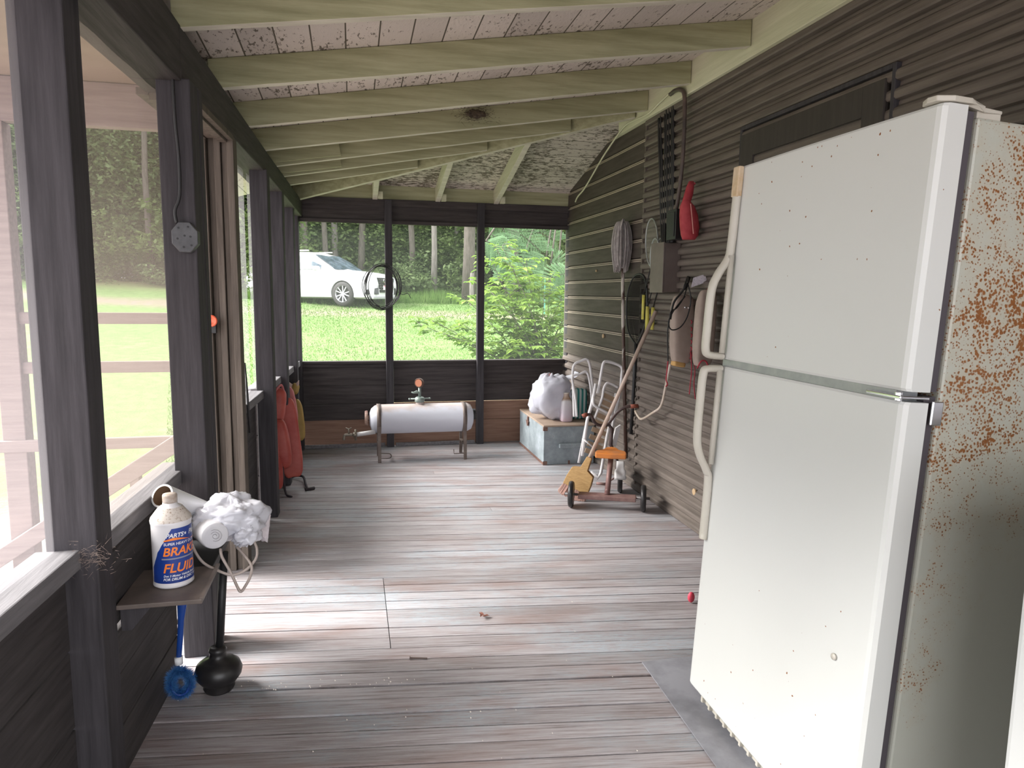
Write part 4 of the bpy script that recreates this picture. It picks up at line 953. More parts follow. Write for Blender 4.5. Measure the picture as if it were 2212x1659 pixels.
for a, ln, tw in ((.5, .15, .2), (-.1, .13, -.3)):
    p = bc+V((.06, -.02+a*.05, .13)); hb.grid(lambda u, v: (p.x+.02+.11*v*ln/.13+.02*sin(3*v), p.y+(u-.5)*.11+.015*sin(6*v+a), p.z+.0+.07*v+.03*sin(u*pi)*(1-v)+tw*.03*v), 10, 10)
hb.build('bag_handle', 'bagw', bg, smooth=True, solid=.001)
MB().blob(bc+V((-.035, -.02, .155)), (.035, .03, .045), 16, 10, lambda d: 1+.25*nz(d.x*2, d.y*2, d.z*3)).blob(bc+V((.055, -.05, .135)), (.06, .025, .025), 16, 10, lambda d: 1+.3*nz(d.x*3, d.y*2, d.z*3)).build('contents', mat('pinkish_contents', (.62, .30, .32), .5, (.70, .45, .45), 10), bg, smooth=True)
jc = V((1.655, 5.33, CT))
jg = thing('plastic_jug', 'translucent milk jug with rusty shoulders standing on the chest', 'jug', jc)
m_, t, b = newmat('milky_jug'); tc = t.nodes.new('ShaderNodeTexCoord'); sp = t.nodes.new('ShaderNodeSeparateXYZ'); lk(t, tc.outputs['Object'], sp.inputs[0])
zz = math_node(t, 'ADD', math_node(t, 'MULTIPLY', sp.outputs['Z'], 4.), math_node(t, 'MULTIPLY', noise_node(t, tc.outputs['Object'], 9), .15))
lk(t, ramp_node(t, zz, [(.0, (.62, .46, .52)), (.30, (.60, .54, .62)), (.72, (.62, .60, .62)), (.80, (.34, .22, .15)), (.95, (.48, .38, .32)), (1., (.6, .56, .52))]), b.inputs['Base Color']); b.inputs['Roughness'].default_value = .4
jb_ = MB(); jv = []
for z, r, sq in ((.0, .040, .6), (.006, .047, .6), (.03, .049, .55), (.14, .049, .55), (.165, .044, .6), (.195, .026, .9), (.205, .022, 1), (.222, .022, 1), (.223, .026, 1), (.23, .026, 1), (.231, .02, 1)):
    pw = lambda q: math.copysign(abs(q)**sq, q)
    jv += [(pw(cos(2*pi*k/28))*r, pw(sin(2*pi*k/28))*r, z) for k in range(28)]
jb_.add(jv, [(i*28+k, i*28+(k+1) % 28, (i+1)*28+(k+1) % 28, (i+1)*28+k) for i in range(10) for k in range(28)]+[tuple(range(27, -1, -1)), tuple(280+k for k in range(28))])
jb_.build('jug_body', m_, jg, local=True, smooth=True)
# striped folded sunshade cloth
def stripes(c1, c2, ax, p):
    m, t, b = newmat('green_white_stripes'); tc = t.nodes.new('ShaderNodeTexCoord'); sp = t.nodes.new('ShaderNodeSeparateXYZ'); lk(t, tc.outputs['Object'], sp.inputs[0])
    f = math_node(t, 'GREATER_THAN', math_node(t, 'FRACT', math_node(t, 'DIVIDE', math_node(t, 'ADD', sp.outputs[ax], 5.), p)), .5)
    lk(t, mix_node(t, f, c1, c2), b.inputs['Base Color']); b.inputs['Roughness'].default_value = .8; return m
o = MB().blob((1.785, 5.42, CT+.125), (.068, .035, .125), 24, 16, lambda d: 1+.05*nz(d.x*3, d.y*3, d.z*2), .35).build('striped_cushion', stripes((.03, .20, .19), (.42, .48, .47), 0, .034), smooth=True)
tag(o, 'green and white striped cushion standing on the chest behind the jug', 'cushion')

# ------------------------------------------------------------------ folded lawn chairs leaning by the wall
def tubeP(pts, y, r=.0095, n=6, lean=.0, closed=False):
    return smoothpts([PY(px, py, y+lean*(py-780)/200) for px, py in pts], n, closed)
CHA = thing('folding_lawn_chair', 'folded white tubular lawn chair behind, with its two arm loops upright', 'folding chair', (1.66, 4.88, 0), 'folded lawn chairs')
wt = mat('chipped_white_tube', (.60, .57, .57), .4, (.70, .68, .69), 30, ramp=(.3, .4))
ya = 4.86
MB().tube(tubeP([(1240, 900), (1239, 860), (1237, 815), (1238, 795), (1243, 785), (1255, 780), (1266, 776), (1272, 782), (1276, 800), (1280, 830), (1282, 860), (1280, 880)], ya), .0095).build('arm_loop', wt, CHA, smooth=True)
MB().tube(tubeP([(1246, 900), (1243, 860), (1236, 818), (1240, 811), (1252, 808), (1264, 803), (1270, 808), (1275, 830), (1278, 860), (1276, 885)], ya-.035), .009).build('arm_loop', wt, CHA, smooth=True)
MB().tube([PY(1281, 865, ya-.02), PY(1267, 915, ya-.03), PY(1250, 1000, ya-.06), ], .0105).build('side_rail', wt, CHA, smooth=True)
CHB = thing('folding_lawn_chair', 'folded white tubular lawn chair in front with tan slats and a tall loop', 'folding chair', (1.70, 4.72, 0), 'folded lawn chairs')
yb_ = 4.64; ln_ = -.08
MB().tube(tubeP([(1291, 850), (1294, 835), (1300, 800), (1304, 784), (1311, 781), (1325, 784), (1339, 790), (1344, 797), (1343, 812), (1339, 850), (1330, 890), (1322, 930), (1316, 1000)], yb_, lean=ln_), .0105).build('back_loop', wt, CHB, smooth=True)
MB().tube(tubeP([(1284, 905), (1300, 862), (1304, 840), (1311, 828), (1322, 830), (1335, 837)], yb_-.03, lean=ln_), .009).build('inner_loop', wt, CHB, smooth=True)
MB().tube(tubeP([(1282, 860), (1282, 872), (1290, 880), (1303, 887), (1314, 893)], yb_-.05, lean=ln_), .0095).build('cross_bar', wt, CHB, smooth=True)
lr = [PY(1287, 829, yb_-.03), PY(1281, 862, yb_-.05), PY(1268, 910, yb_-.08), PY(1258, 985, yb_-.13)]
rr = [PY(1331, 850, yb_-.03), PY(1325, 880, yb_-.05), PY(1312, 940, yb_-.09), PY(1298, 1022, yb_-.15), PY(1291, 1033, yb_-.15), PY(1276, 1020, yb_-.14)]
MB().tube(lr, .0115).build('side_rail', wt, CHB, smooth=True)
MB().tube(rr, .0115).build('side_rail', wt, CHB, smooth=True)
slm = mat('tan_slats', (.38, .27, .18), .6, (.46, .34, .24), 15)
for i, v0 in enumerate((858, 872, 886, 901, 916, 932, 948, 963, 978)):
    k = (v0-858)/120.; a = PY(1302-38*k, v0-6, yb_-.045-.09*k); b2 = PY(1327-30*k, v0+6, yb_-.045-.09*k); a2 = PY(1302-38*k-4, v0+6, yb_-.05-.09*k)
    mb = MB(); mb.beam(a, b2, .006, .034, (0, .1, 1)); mb.build('slat', slm, CHB, bevel=.002)
MB().tube([PY(1258, 947, 4.5), PY(1284, 968, 4.48)], .006).build('brace', wt, CHB, smooth=True)
mb = MB(); pl = [PY(1341, 918, 4.58), PY(1338, 935, 4.58), PY(1330, 965, 4.58), PY(1322, 960, 4.58), PY(1331, 925, 4.58)]
mb.add([p for p in pl]+[p+V((0, .02, 0)) for p in pl], [tuple(range(5)), tuple(9-i for i in range(5))]+[(i, 5+i, 5+(i+1) % 5, (i+1) % 5) for i in range(5)]); mb.build('arm_plate', wt, CHB)

# ------------------------------------------------------------------ tricycle
def trike():
    Lw, Rw, Fw = V((1.318, 4.10, 0)), V((1.728, 3.93, 0)), V((1.745, 4.36, 0)); ax = (Rw-Lw).normalized(); fd = V((-ax.y, ax.x, 0)); r = .082
    mid = (Lw+Rw)/2
    root = thing('tricycle', 'old rusty childs tricycle with an orange seat and black wheels', 'tricycle', mid)
    rm = mat('rusty_red_metal', (.17, .09, .085), .6, (.27, .17, .15), 12, metal=.3, bump=.1); hm = mat('grey_hub', (.10, .09, .09), .5)
    for w_, n_ in ((Lw, 1), (Rw, 1), (Fw, 1.25)):
        rr_ = r*(1 if n_ == 1 else 1.25); c_ = w_+V((0, 0, rr_)); d_ = ax if n_ == 1 else ax
        wh = MB().lathe([(rr_*.62, -.013), (rr_*.9, -.016), (rr_*.985, -.010), (rr_, 0), (rr_*.985, .010), (rr_*.9, .016), (rr_*.62, .013)], c_, d_, 32).build('wheel', 'rubber', root, smooth=True)
        MB().lathe([(rr_*.66, -.010), (rr_*.6, -.004), (.014, -.012), (.014, .012), (rr_*.6, .004), (rr_*.66, .010)], c_, d_, 24).lathe([(.008, -.04), (.008, .04)], c_, d_, 10).build('hub', hm, wh, smooth=True)
    MB().tube([Lw+V((0, 0, r))+ax*.02, Rw+V((0, 0, r))-ax*.02], .007).build('axle', rm, root)
    q = MB(); a, b = Lw+ax*.045+V((0, 0, .062)), Rw-ax*.045+V((0, 0, .062)); q.hexa([a-fd*.035, b-fd*.035, b+fd*.045, a+fd*.045, a-fd*.035+V((0, 0, .028)), b-fd*.035+V((0, 0, .028)), b+fd*.045+V((0, 0, .028)), a+fd*.045+V((0, 0, .028))]); q.build('rear_step', rm, root, bevel=.004)
    sp_ = mid+V((0, 0, .09)); st = V((1.585, 4.13, .30)); hd_ = V((1.665, 4.33, .30))
    MB().tube([sp_+fd*.01, st-V((0, 0, .01))], [.017, .017], 12).tube([mid+fd*.01+V((0, 0, .11)), hd_.lerp(mid, .15)-V((0, 0, .06)), hd_], .014, 10).build('frame', rm, root, smooth=True)
    sm = mat('orange_wood_seat', (.62, .20, .035), .45, (.36, .17, .09), 9, ramp=(.45, .75))
    out = [(-.095, -.05), (-.098, -.02), (-.09, .02), (-.05, .045), (-.03, .09), (0, .105), (.03, .09), (.05, .045), (.09, .02), (.098, -.02), (.095, -.05), (.0, -.055)]
    s = MB(); n = len(out); s.add([st+ax*x+fd*y for x, y in out]+[st+ax*x+fd*y+V((0, 0, .034+.012*(y+.05)/.15)) for x, y in out], [tuple(range(n-1, -1, -1)), tuple(range(n, 2*n))]+[(i, (i+1) % n, n+(i+1) % n, n+i) for i in range(n)])
    s.build('seat', sm, root, bevel=.006)
    hb_ = V((1.69, 4.40, .49)); gl = PY(1258, 899, 4.38); gr = PY(1378, 877, 4.30)
    hm2 = mat('dark_rusty_bar', (.045, .03, .032), .45, (.09, .055, .05), 20)
    MB().tube([Fw+V((0, 0, .10))-ax*.03, Fw+V((0, 0, .22))-ax*.025, hd_+V((0, .02, .03)), hb_.lerp(hd_, .3), hb_.lerp(PY(1310, 925, 4.40), .6), PY(1306, 920, 4.39)], [.007, .009, .014, .013, .011, .011], 10).build('fork', hm2, root, smooth=True)
    MB().tube(smoothpts([gl, gl.lerp(PY(1275, 896, 4.38), 1), PY(1285, 913, 4.38), PY(1298, 919, 4.38), PY(1316, 912, 4.36), PY(1332, 892, 4.33), PY(1352, 879, 4.31), gr], 5), .0105, 10).build('handlebar', hm2, root, smooth=True)
    for p, q2 in ((gl, PY(1268, 895, 4.38)), (gr, PY(1362, 878, 4.30))):
        MB().tube([p, q2], .0135, 10).build('grip', mat('red_grip', (.28, .08, .05), .6), root, smooth=True)
    fen = MB(); c_ = Fw+V((0, 0, r*1.25))
    fen.grid(lambda u, v: (c_+(-fd*cos(.1+1.3*v)+V((0, 0, 1))*sin(.1+1.3*v))*(r*1.42)+ax*(u-.5)*(.075 if v < .5 else .055)), 4, 10)
    fen.build('fender', 'white', root, smooth=True, solid=.002)
    MB().tube([c_-ax*.03, c_-ax*.10+V((0, 0, -.055))], .006).tube([c_-ax*.085+V((0, 0, -.055)), c_-ax*.16+V((0, 0, -.052))], .010).build('pedal', rm, root, smooth=True)
trike()

# ------------------------------------------------------------------ things hung on or leaning against the house wall
def PXs(pts, x): return [PX(px, py, x) for px, py in pts]
XW = XR-.02
fb = thing('fuse_box', 'brown metal fuse box mounted on the siding below the black cables', 'fuse box', (1.82, 3.94, 1.34))
fm = mat('brown_box_paint', (.115, .088, .078), .5, (.15, .118, .105), 10)
MB().box((1.775, 3.855, 1.342), (XR-.004, 4.03, 1.625)).build('body', fm, fb, bevel=.004)
MB().box((1.765, 3.852, 1.338), (1.7745, 4.034, 1.629)).build('cover', fm, fb, bevel=.002)
cb = MB(); rnd = random.Random(8)
for i, (tx, ty, bx2) in enumerate(((1424, 268, 1430), (1428, 262, 1434), (1437, 258, 1437), (1441, 250, 1443), (1447, 247, 1446), (1452, 244, 1450), (1456, 242, 1454))):
    P = [PX(tx, ty-12, XW)]+[PX(tx+(bx2-tx)*k+2.5*nz(k*3, i, 1)*(1-k), ty+(520-ty)*k, XW-.012*abs(nz(i, k*4, 2))) for k in (.15, .35, .55, .75, .9)]
    e = PX(bx2, 524, XW-.03); P.append(V((e.x, max(3.875, min(4.01, e.y)), 1.627))); cb.tube(smoothpts(P, 4), .0075 if i % 3 else .010, 7)
tag(cb.build('cable_bundle', 'wire', smooth=True), 'bundle of black cables running down the siding into the fuse box', 'cables')
tag(MB().tube(smoothpts(PXs([(1448, 204), (1458, 196), (1470, 194), (1478, 203), (1479, 240), (1476, 320), (1470, 390), (1463, 440), (1458, 462)], 1.822), 5), .012, 10).build('conduit', mat('dark_conduit', (.05, .038, .034), .5, (.12, .08, .065), 8), smooth=True), 'dark curved conduit pipe coming down from the cream ledger board', 'conduit')
tag(MB().tube(smoothpts(PXs([(1243, 436), (1248, 425), (1262, 408), (1280, 378), (1300, 343), (1325, 305), (1350, 272), (1375, 258), (1400, 246), (1425, 222), (1445, 203)], 1.826), 5), .006, 8).build('white_cable', 'cream_y', smooth=True), 'thin cream painted cable stapled along the ceiling edge to the back corner', 'cable')
tag(MB().box((1.762, 3.70, 1.635), (1.862, 3.82, 1.80)).box((1.757, 3.715, 1.65), (1.7615, 3.805, 1.785)).build('black_box', 'black', bevel=.005), 'small black box on the siding behind the red bag', 'box')
# red bag
rb = thing('red_bag', 'red cloth bag hanging from a nail on the siding', 'bag', PX(1498, 395, XW))
rcm = mat('red_cloth', (.30, .02, .03), .7, (.42, .05, .06), 14, bump=.2)
bd = MB(); vs = []; prof = [(392, 1501, 5), (405, 1498, 8), (420, 1495, 9), (436, 1490, 9), (446, 1492, 15), (465, 1495, 19), (490, 1497, 20), (508, 1497, 18), (518, 1495, 13)]
for k, (py, px, hw) in enumerate(prof):
    c = PY(px, py, 3.60); hw *= .0028; th_ = hw*.62
    vs += [c+V((-.02+hw*cos(2*pi*i/16)*(1+.12*nz(i, k, 3)), th_*sin(2*pi*i/16), 0)) for i in range(16)]
bd.add(vs, [(j*16+i, j*16+(i+1) % 16, (j+1)*16+(i+1) % 16, (j+1)*16+i) for j in range(8) for i in range(16)]+[tuple(range(15, -1, -1)), tuple(8*16+i for i in range(16))])
bd.build('bag_body', rcm, rb, smooth=True)
MB().tube([PY(1492, 440, 3.56), PY(1495, 470, 3.545), PY(1498, 505, 3.55)], .003).build('seam', mat('pink_piping', (.5, .2, .18), .6), rb)
MB().tube([PX(1500, 398, XW-.0), PY(1500, 396, 3.60)], .006).build('loop', rcm, rb)
# landing net
ln = thing('landing_net', 'dark landing net with long handle hanging beside the mop', 'net', PX(1370, 935, XW))
hoop = smoothpts(PXs([(1372, 742), (1357, 715), (1353, 670), (1357, 628), (1368, 600), (1382, 592), (1393, 602), (1398, 640), (1396, 690), (1386, 722), (1376, 742)], XW-.012), 5)
MB().tube(hoop, .006, 7).build('hoop', 'wire', ln, smooth=True)
hc = sum(hoop, V())/len(hoop); nb = MB(); K = len(hoop)
nb.add([hc+(p-hc)*s_+V((-.03*(1-s_), 0, -.10*(1-s_))) for s_ in (1, .75, .5, .25, .02) for p in hoop], [(j*K+i, j*K+(i+1), (j+1)*K+i+1, (j+1)*K+i) for j in range(4) for i in range(K-1)])
nb.build('netting', screen_mat('dark_netting', (.03, .03, .03), .55), ln, smooth=True)
MB().tube([PX(1374, 742, XW-.012), PX(1370, 820, XW-.012), PX(1367, 880, XW-.01), PX(1363, 937, XW-.008)], .0125, 10).build('handle', 'black', ln, smooth=True)
# badminton rackets
def racket(lbl, cx_, cy_, hw, hh, gx_, g0, g1, xo):
    r = thing('badminton_racket', lbl, 'racket', PX(gx_, g0, XW), 'badminton rackets hung beside the fuse box')
    P = PXs([(cx_+hw*cos(a), cy_-hh*sin(a)) for a in [2*pi*i/28 for i in range(28)]], XW-xo); MB().tube(P, .0045, 6, True).build('head_frame', 'grey_metal', r, smooth=True)
    c = sum(P, V())/28; MB().add([c]+P, [(0, 1+i, 1+(i+1) % 28) for i in range(28)]).build('strings', screen_mat('racket_strings', (.55, .55, .45), .35), r)
    MB().tube([PX(cx_-hw*.15, cy_+hh, XW-xo), PX(gx_+1, g0, XW-xo)], .004).build('shaft', 'black', r, smooth=True)
    MB().tube([PX(gx_+1, g0, XW-xo), PX(gx_-1, g1, XW-xo)], .0125, 8).build('grip', mat('yellow_grip', (.60, .55, .10), .6, (.48, .42, .10), 25), r, smooth=True)
racket('badminton racket with pale strung head and yellow grip, leftmost grip', 1408, 524, 13, 52, 1390, 637, 690, .018)
racket('badminton racket with the lowest yellow grip, its head behind the fuse box', 1416, 560, 11, 45, 1398, 662, 716, .035)
racket('badminton racket with the yellow grip furthest right, mostly hidden', 1428, 560, 10, 45, 1410, 664, 712, .010)
# string mop, head up
mp = thing('string_mop', 'grey string mop standing upside down against the siding', 'mop', PX(1352, 985, XW))
MB().tube([PX(1345, 480, XW-.05), PX(1345, 583, XW-.035), PX(1346, 700, XW-.02), PX(1349, 850, XW-.015), PX(1352, 990, XW-.015)], .0125, 10).build('handle', mat('peeling_brown_handle', (.07, .035, .025), .5, (.45, .40, .36), 5, (3, 3, .7), ramp=(.55, .62)), mp, smooth=True)
hd3 = MB(); top = PX(1344, 484, XW-.05); rnd = random.Random(6)
for i in range(150):
    a = 2*pi*i/150; rr = rnd.uniform(.5, 1.); dx, dy = cos(a)*.060*rr, sin(a)*.085*rr; L = rnd.uniform(.26, .33)
    hd3.tube(smoothpts([top+V((0, 0, 0)), top+V((dx*.6, dy*.6, .012)), top+V((dx*1.0, dy*1.0, -.06)), top+V((dx*1.1+.01*nz(i, 1, 1), dy*1.1+.012*nz(i, 2, 1), -L*.6)), top+V((dx*.75+.03*nz(i, 3, 1), dy*.8+.03*nz(i, 4, 1), -L))], 3), .0042, 5)
for i in range(6):
    a = rnd.uniform(0, 6); hd3.tube([top, top+V((-.02, -.04-.01*i, .02)), top+V((-.03, -.05-.008*i, .0+.005*i)), top+V((-.035, -.055, -.05))], .004, 5)
hd3.build('mop_head', mat('mop_yarn', (.26, .235, .23), .9, (.40, .36, .35), 30), mp, smooth=True)
# broom
br = thing('broom', 'broom with pale wooden handle leaning across the folded chairs', 'broom', PZ(1240, 1072))
h0, h1 = PX(1417, 672, XW-.04), PY(1272, 992, 4.20)
MB().tube([h0, h1], .0125, 12).build('handle', mat('pale_wood_handle', (.42, .32, .26), .5, (.54, .43, .36), 6, (8, 8, 1)), br, smooth=True)
dn = (h1-h0).normalized(); sdw = V((.82, -.5, .25)); sdw = (sdw-dn*sdw.dot(dn)).normalized(); nn = dn.cross(sdw)
ym = mat('yellow_straw', (.34, .20, .075), .7, (.46, .29, .12), 30, (1, 1, 6)); fl_ = MB(); vs = []
for d_, w_, t_ in ((-.015, .016, .016), (.0, .018, .018), (.07, .026, .02), (.09, .075, .022), (.15, .085, .022), (.215, .088, .016)):
    for a, b in ((-1, -1), (1, -1), (1, 1), (-1, 1)): vs.append(h1+dn*d_+sdw*(a*w_)+nn*(b*t_))
fl_.add(vs, [(i*4+k, i*4+(k+1) % 4, (i+1)*4+(k+1) % 4, (i+1)*4+k) for i in range(5) for k in range(4)]+[(3, 2, 1, 0), (20, 21, 22, 23)])
fl_.build('broom_cap', ym, br, bevel=.003)
bs = MB(); rnd = random.Random(3)
for i in range(260):
    a, b = rnd.uniform(-1, 1), rnd.uniform(-1, 1); p = h1+dn*.21+sdw*(a*.085)+nn*(b*.015); q = p+dn*rnd.uniform(.06, .085)+sdw*(a*.016)
    q.z = max(q.z, .003); bs.tube([p, q], .0022, 4)
bs.build('bristles', mat('pink_bristles', (.50, .32, .27), .8), br)
# life vests on the siding
vb = mat('beige_canvas', (.30, .235, .20), .8, (.38, .30, .26), 8, bump=.15); redc = mat('red_cord', (.38, .03, .05), .7)
def pad(mb, a, b, w_, t_, e=.55, n=(0, -1, 0), seed=0):   # puffy slab between two points
    a, b = V(a), V(b); z_ = (b-a); L = z_.length/2; z_.normalize(); x_ = V(n).cross(z_).normalized(); y_ = z_.cross(x_)
    R_ = Matrix((x_, y_, z_)).transposed()
    mb.blob((a+b)/2, (w_/2, t_/2, L), 28, 20, lambda d: 1+.05*nz(d.x*2+seed, d.y*2, d.z*3), e, R_); return mb
v1 = thing('life_vest', 'beige canvas life vest with a white tag hanging on the siding', 'life vest', PX(1470, 600, XW))
pad(MB(), PY(1475, 636, 3.60), PY(1471, 786, 3.60), .125, .085, .5, seed=2).build('vest_body', vb, v1, smooth=True)
pad(MB(), PY(1496, 640, 3.66), PY(1494, 780, 3.66), .07, .06, .5, seed=5).build('vest_side', vb, v1, smooth=True)
pad(MB(), PY(1452, 784, 3.60), PY(1478, 788, 3.60), .032, .06, .5).build('foam', mat('yellow_foam', (.55, .33, .12), .8), v1, smooth=True)
st_ = MB(); st_.tube(smoothpts([PX(1487, 600, XW), PY(1485, 612, 3.56), PY(1472, 632, 3.545), PY(1455, 655, 3.54), PY(1448, 690, 3.54)], 5), .006)
st_.tube(smoothpts([PY(1486, 610, 3.56), PY(1478, 640, 3.54), PY(1462, 665, 3.535), PY(1450, 672, 3.53), PY(1446, 690, 3.53), PY(1442, 720, 3.53), PY(1443, 780, 3.53)], 5), .0035)
st_.tube(smoothpts([PY(1484, 606, 3.56), PY(1492, 640, 3.54), PY(1490, 665, 3.535), PY(1482, 690, 3.53), PY(1468, 708, 3.53), PY(1450, 712, 3.53), PY(1444, 695, 3.53), PY(1456, 670, 3.53), PY(1480, 640, 3.54)], 5), .0035)
st_.tube([PX(1487, 600, XW), PY(1480, 622, 3.55)], .012); st_.build('straps', 'black', v1, smooth=True)
MB().blob(PY(1481, 664, 3.53), (.008, .005, .006), 10, 8).blob(PY(1488, 665, 3.53), (.007, .005, .006), 10, 8).build('buckle', 'chrome', v1, smooth=True)
lc = MB()
for i, py in enumerate((690, 705, 719, 733, 748, 762)): lc.tube(smoothpts([PY(1489, py, 3.565), PY(1495, py+5, 3.555), PY(1490, py+12, 3.565)], 4), .003)
lc.tube(smoothpts([PY(1492, 760, 3.55), PY(1494, 800, 3.55), PY(1491, 830, 3.55), PY(1489, 852, 3.55)], 4), .003).tube(smoothpts([PY(1495, 760, 3.55), PY(1501, 800, 3.55), PY(1499, 830, 3.55), PY(1502, 862, 3.55)], 4), .003)
lc.tube(smoothpts([PY(1443, 780, 3.53), PY(1441, 800, 3.53), PY(1439, 820, 3.53), PY(1442, 830, 3.53), PY(1438, 835, 3.53)], 4), .0035); lc.build('laces', redc, v1, smooth=True, label='red laces')
tp = [PY(1498, 600, 3.54), PY(1523, 592, 3.53), PY(1528, 609, 3.53), PY(1493, 621, 3.54)]
MB().add(tp+[p+V((0, .002, 0)) for p in tp], [(0, 1, 2, 3), (7, 6, 5, 4), (0, 4, 5, 1), (1, 5, 6, 2), (2, 6, 7, 3), (3, 7, 4, 0)]).build('tag', mat('printed_tag', (.66, .62, .68), .6, (.45, .42, .48), 120, ramp=(.5, .6)), v1, label='white printed tag')
v2 = thing('life_vest', 'beige life vest beside the refrigerator handle, partly hidden', 'life vest', PX(1530, 630, XW))
pad(MB(), PY(1528, 626, 3.34), PY(1516, 792, 3.34), .105, .075, .5, seed=8).build('vest_body', vb, v2, smooth=True)
MB().tube(smoothpts([PY(1506, 796, 3.30), PY(1515, 780, 3.29), PY(1526, 782, 3.29), PY(1530, 800, 3.29), PY(1520, 806, 3.29)], 5), .004).tube([PX(1530, 625, XW), PY(1528, 640, 3.34)], .008).build('laces', redc, v2, smooth=True, label='red cord')
tag(MB().tube(smoothpts(PXs([(1448, 786), (1442, 815), (1435, 850), (1431, 868), (1424, 882), (1408, 893), (1392, 903), (1382, 904), (1372, 888)], 1.80), 5), .0075, 10).build('bent_tube', mat('cream_tube', (.46, .38, .30), .5, (.58, .50, .44), 12), smooth=True), 'thin cream bent tube hanging below the beige life vest', 'tube')
for (px, py), r_ in (((1500, 1063), .020), ((1303, 726), .016), ((1288, 585), .009)):
    p = PX(px, py, XR-.02); o = MB().lathe([(r_, -.004), (r_, .004), (r_*.7, .006), (0, .006)], p, (-1, 0, 0), 18).build('wall_plug', mat('tan_plug', (.42, .29, .17), .6)); 
    tag(o, {1500: 'round tan plug low on the siding left of the refrigerator', 1303: 'tan plug on the siding below the wide boards', 1288: 'tiny tan plug on the siding near the back corner'}[px], 'plug')

# ------------------------------------------------------------------ left side: junction box, shelf and what is on it
jx = thing('junction_box', 'grey octagonal metal junction box on the post beside the doorway', 'junction box', PY(400, 513, 2.585))
c = PY(401, 513, 2.575); ob_ = MB(); oc = [(c.x+.044*cos(pi/8+pi/4*k), c.z+.054*sin(pi/8+pi/4*k)) for k in range(8)]
ob_.add([(x, 2.560, z) for x, z in oc]+[(x, 2.598, z) for x, z in oc], [tuple(range(8)), tuple(15-i for i in range(8))]+[(i, 8+i, 8+(i+1) % 8, (i+1) % 8) for i in range(8)])
ob_.build('box', mat('galvanised', (.07, .07, .075), .5, (.10, .10, .105), 30, metal=.5), jx, bevel=.003)
hs = MB()
for dx, dz in ((-.018, .03), (.012, .034), (-.022, -.005), (.018, .002), (0, .005), (-.004, -.032), (.02, -.026)): hs.lathe([(.0035, 0), (.0035, .002)], (c.x+dx, 2.5585, c.z+dz), (0, 1, 0), 8)
hs.build('holes', 'black', jx)
tag(MB().tube(smoothpts([PY(368, 30, 2.585), PY(372, 150, 2.585), PY(378, 260, 2.585), PY(386, 340, 2.588), PY(388, 420, 2.585), PY(378, 455, 2.58), PY(382, 482, 2.575)], 5), .0055, 8).build('cable', 'wire', smooth=True), 'dark cable running down the post to the junction box', 'cable')
sh = thing('shelf', 'small brown board shelf fixed to the low wall holding the bottle', 'shelf', (-.52, 2.09, .47))
MB().box((-.626, 1.966, .474), (-.412, 2.215, .487)).build('board', 'mdf', sh, bevel=.002)
MB().box((-.418, 1.968, .4875), (-.408, 2.213, .493)).build('edge_strip', 'mdf', sh)
MB().hexa([(-.626, 2.0, .40), (-.60, 2.0, .40), (-.60, 2.02, .40), (-.626, 2.02, .40), (-.626, 2.0, .4735), (-.54, 2.0, .4735), (-.54, 2.02, .4735), (-.626, 2.02, .4735)]).build('bracket', 'dark_z', sh)
# bottle
bo = V((-.512, 2.10, .4875)); R0 = .0535
bt = thing('brake_fluid_bottle', 'white brake fluid bottle with blue and orange label on the small shelf', 'bottle', bo)
MB().lathe([(0, 0), (.047, 0), (R0, .005), (R0, .010), (.0525, .015), (.0525, .178), (.054, .184), (.0545, .19), (.052, .197), (.030, .226), (.020, .232), (.0195, .238), (0, .238)], (0, 0, 0), (0, 0, 1), 48).build('body', mat('white_hdpe', (.72, .70, .72), .35), bt, local=True, smooth=True)
MB().lathe([(.0, .238), (.0185, .238), (.0195, .242), (.0195, .258), (.018, .262), (0, .262)], (0, 0, 0), (0, 0, 1), 32).build('cap', mat('dusty_cap', (.50, .44, .40), .6, (.36, .28, .22), 60), bt, local=True, smooth=True)
MB().lathe([(.0545, .1905), (.0525, .1975), (.0305, .2265)], (0, 0, .0006), (0, 0, 1), 48, cap=False).build('dusty_shoulder', mat('dusty_shoulder', (.58, .52, .47), .6, (.28, .20, .14), 140, ramp=(.55, .66)), bt, local=True, smooth=True)
VA = radians(-76.5)
def cyl(a_, z, r=.0531): return (r*cos(VA+a_), r*sin(VA+a_), z)
def left_edge(z):   # torn left edge of the label
    P = [(.012, -1.25), (.06, -1.2), (.085, -.95), (.11, -.75), (.13, -.5), (.15, -.28), (.175, .0)]
    for (a, b), (c_, d) in zip(P, P[1:]):
        if z <= c_: return b+(d-b)*(z-a)/(c_-a)+.04*nz(z*90, 1, 1)
    return 0
lb = MB(); lb.grid(lambda u, v: cyl(left_edge(.018+.157*v)*(1-u)+2.6*u, .018+.157*v), 60, 40)
lab = lb.build('label', mat('blue_label', (.012, .045, .27), .35, (.010, .035, .20), 6), bt, local=True, smooth=True)
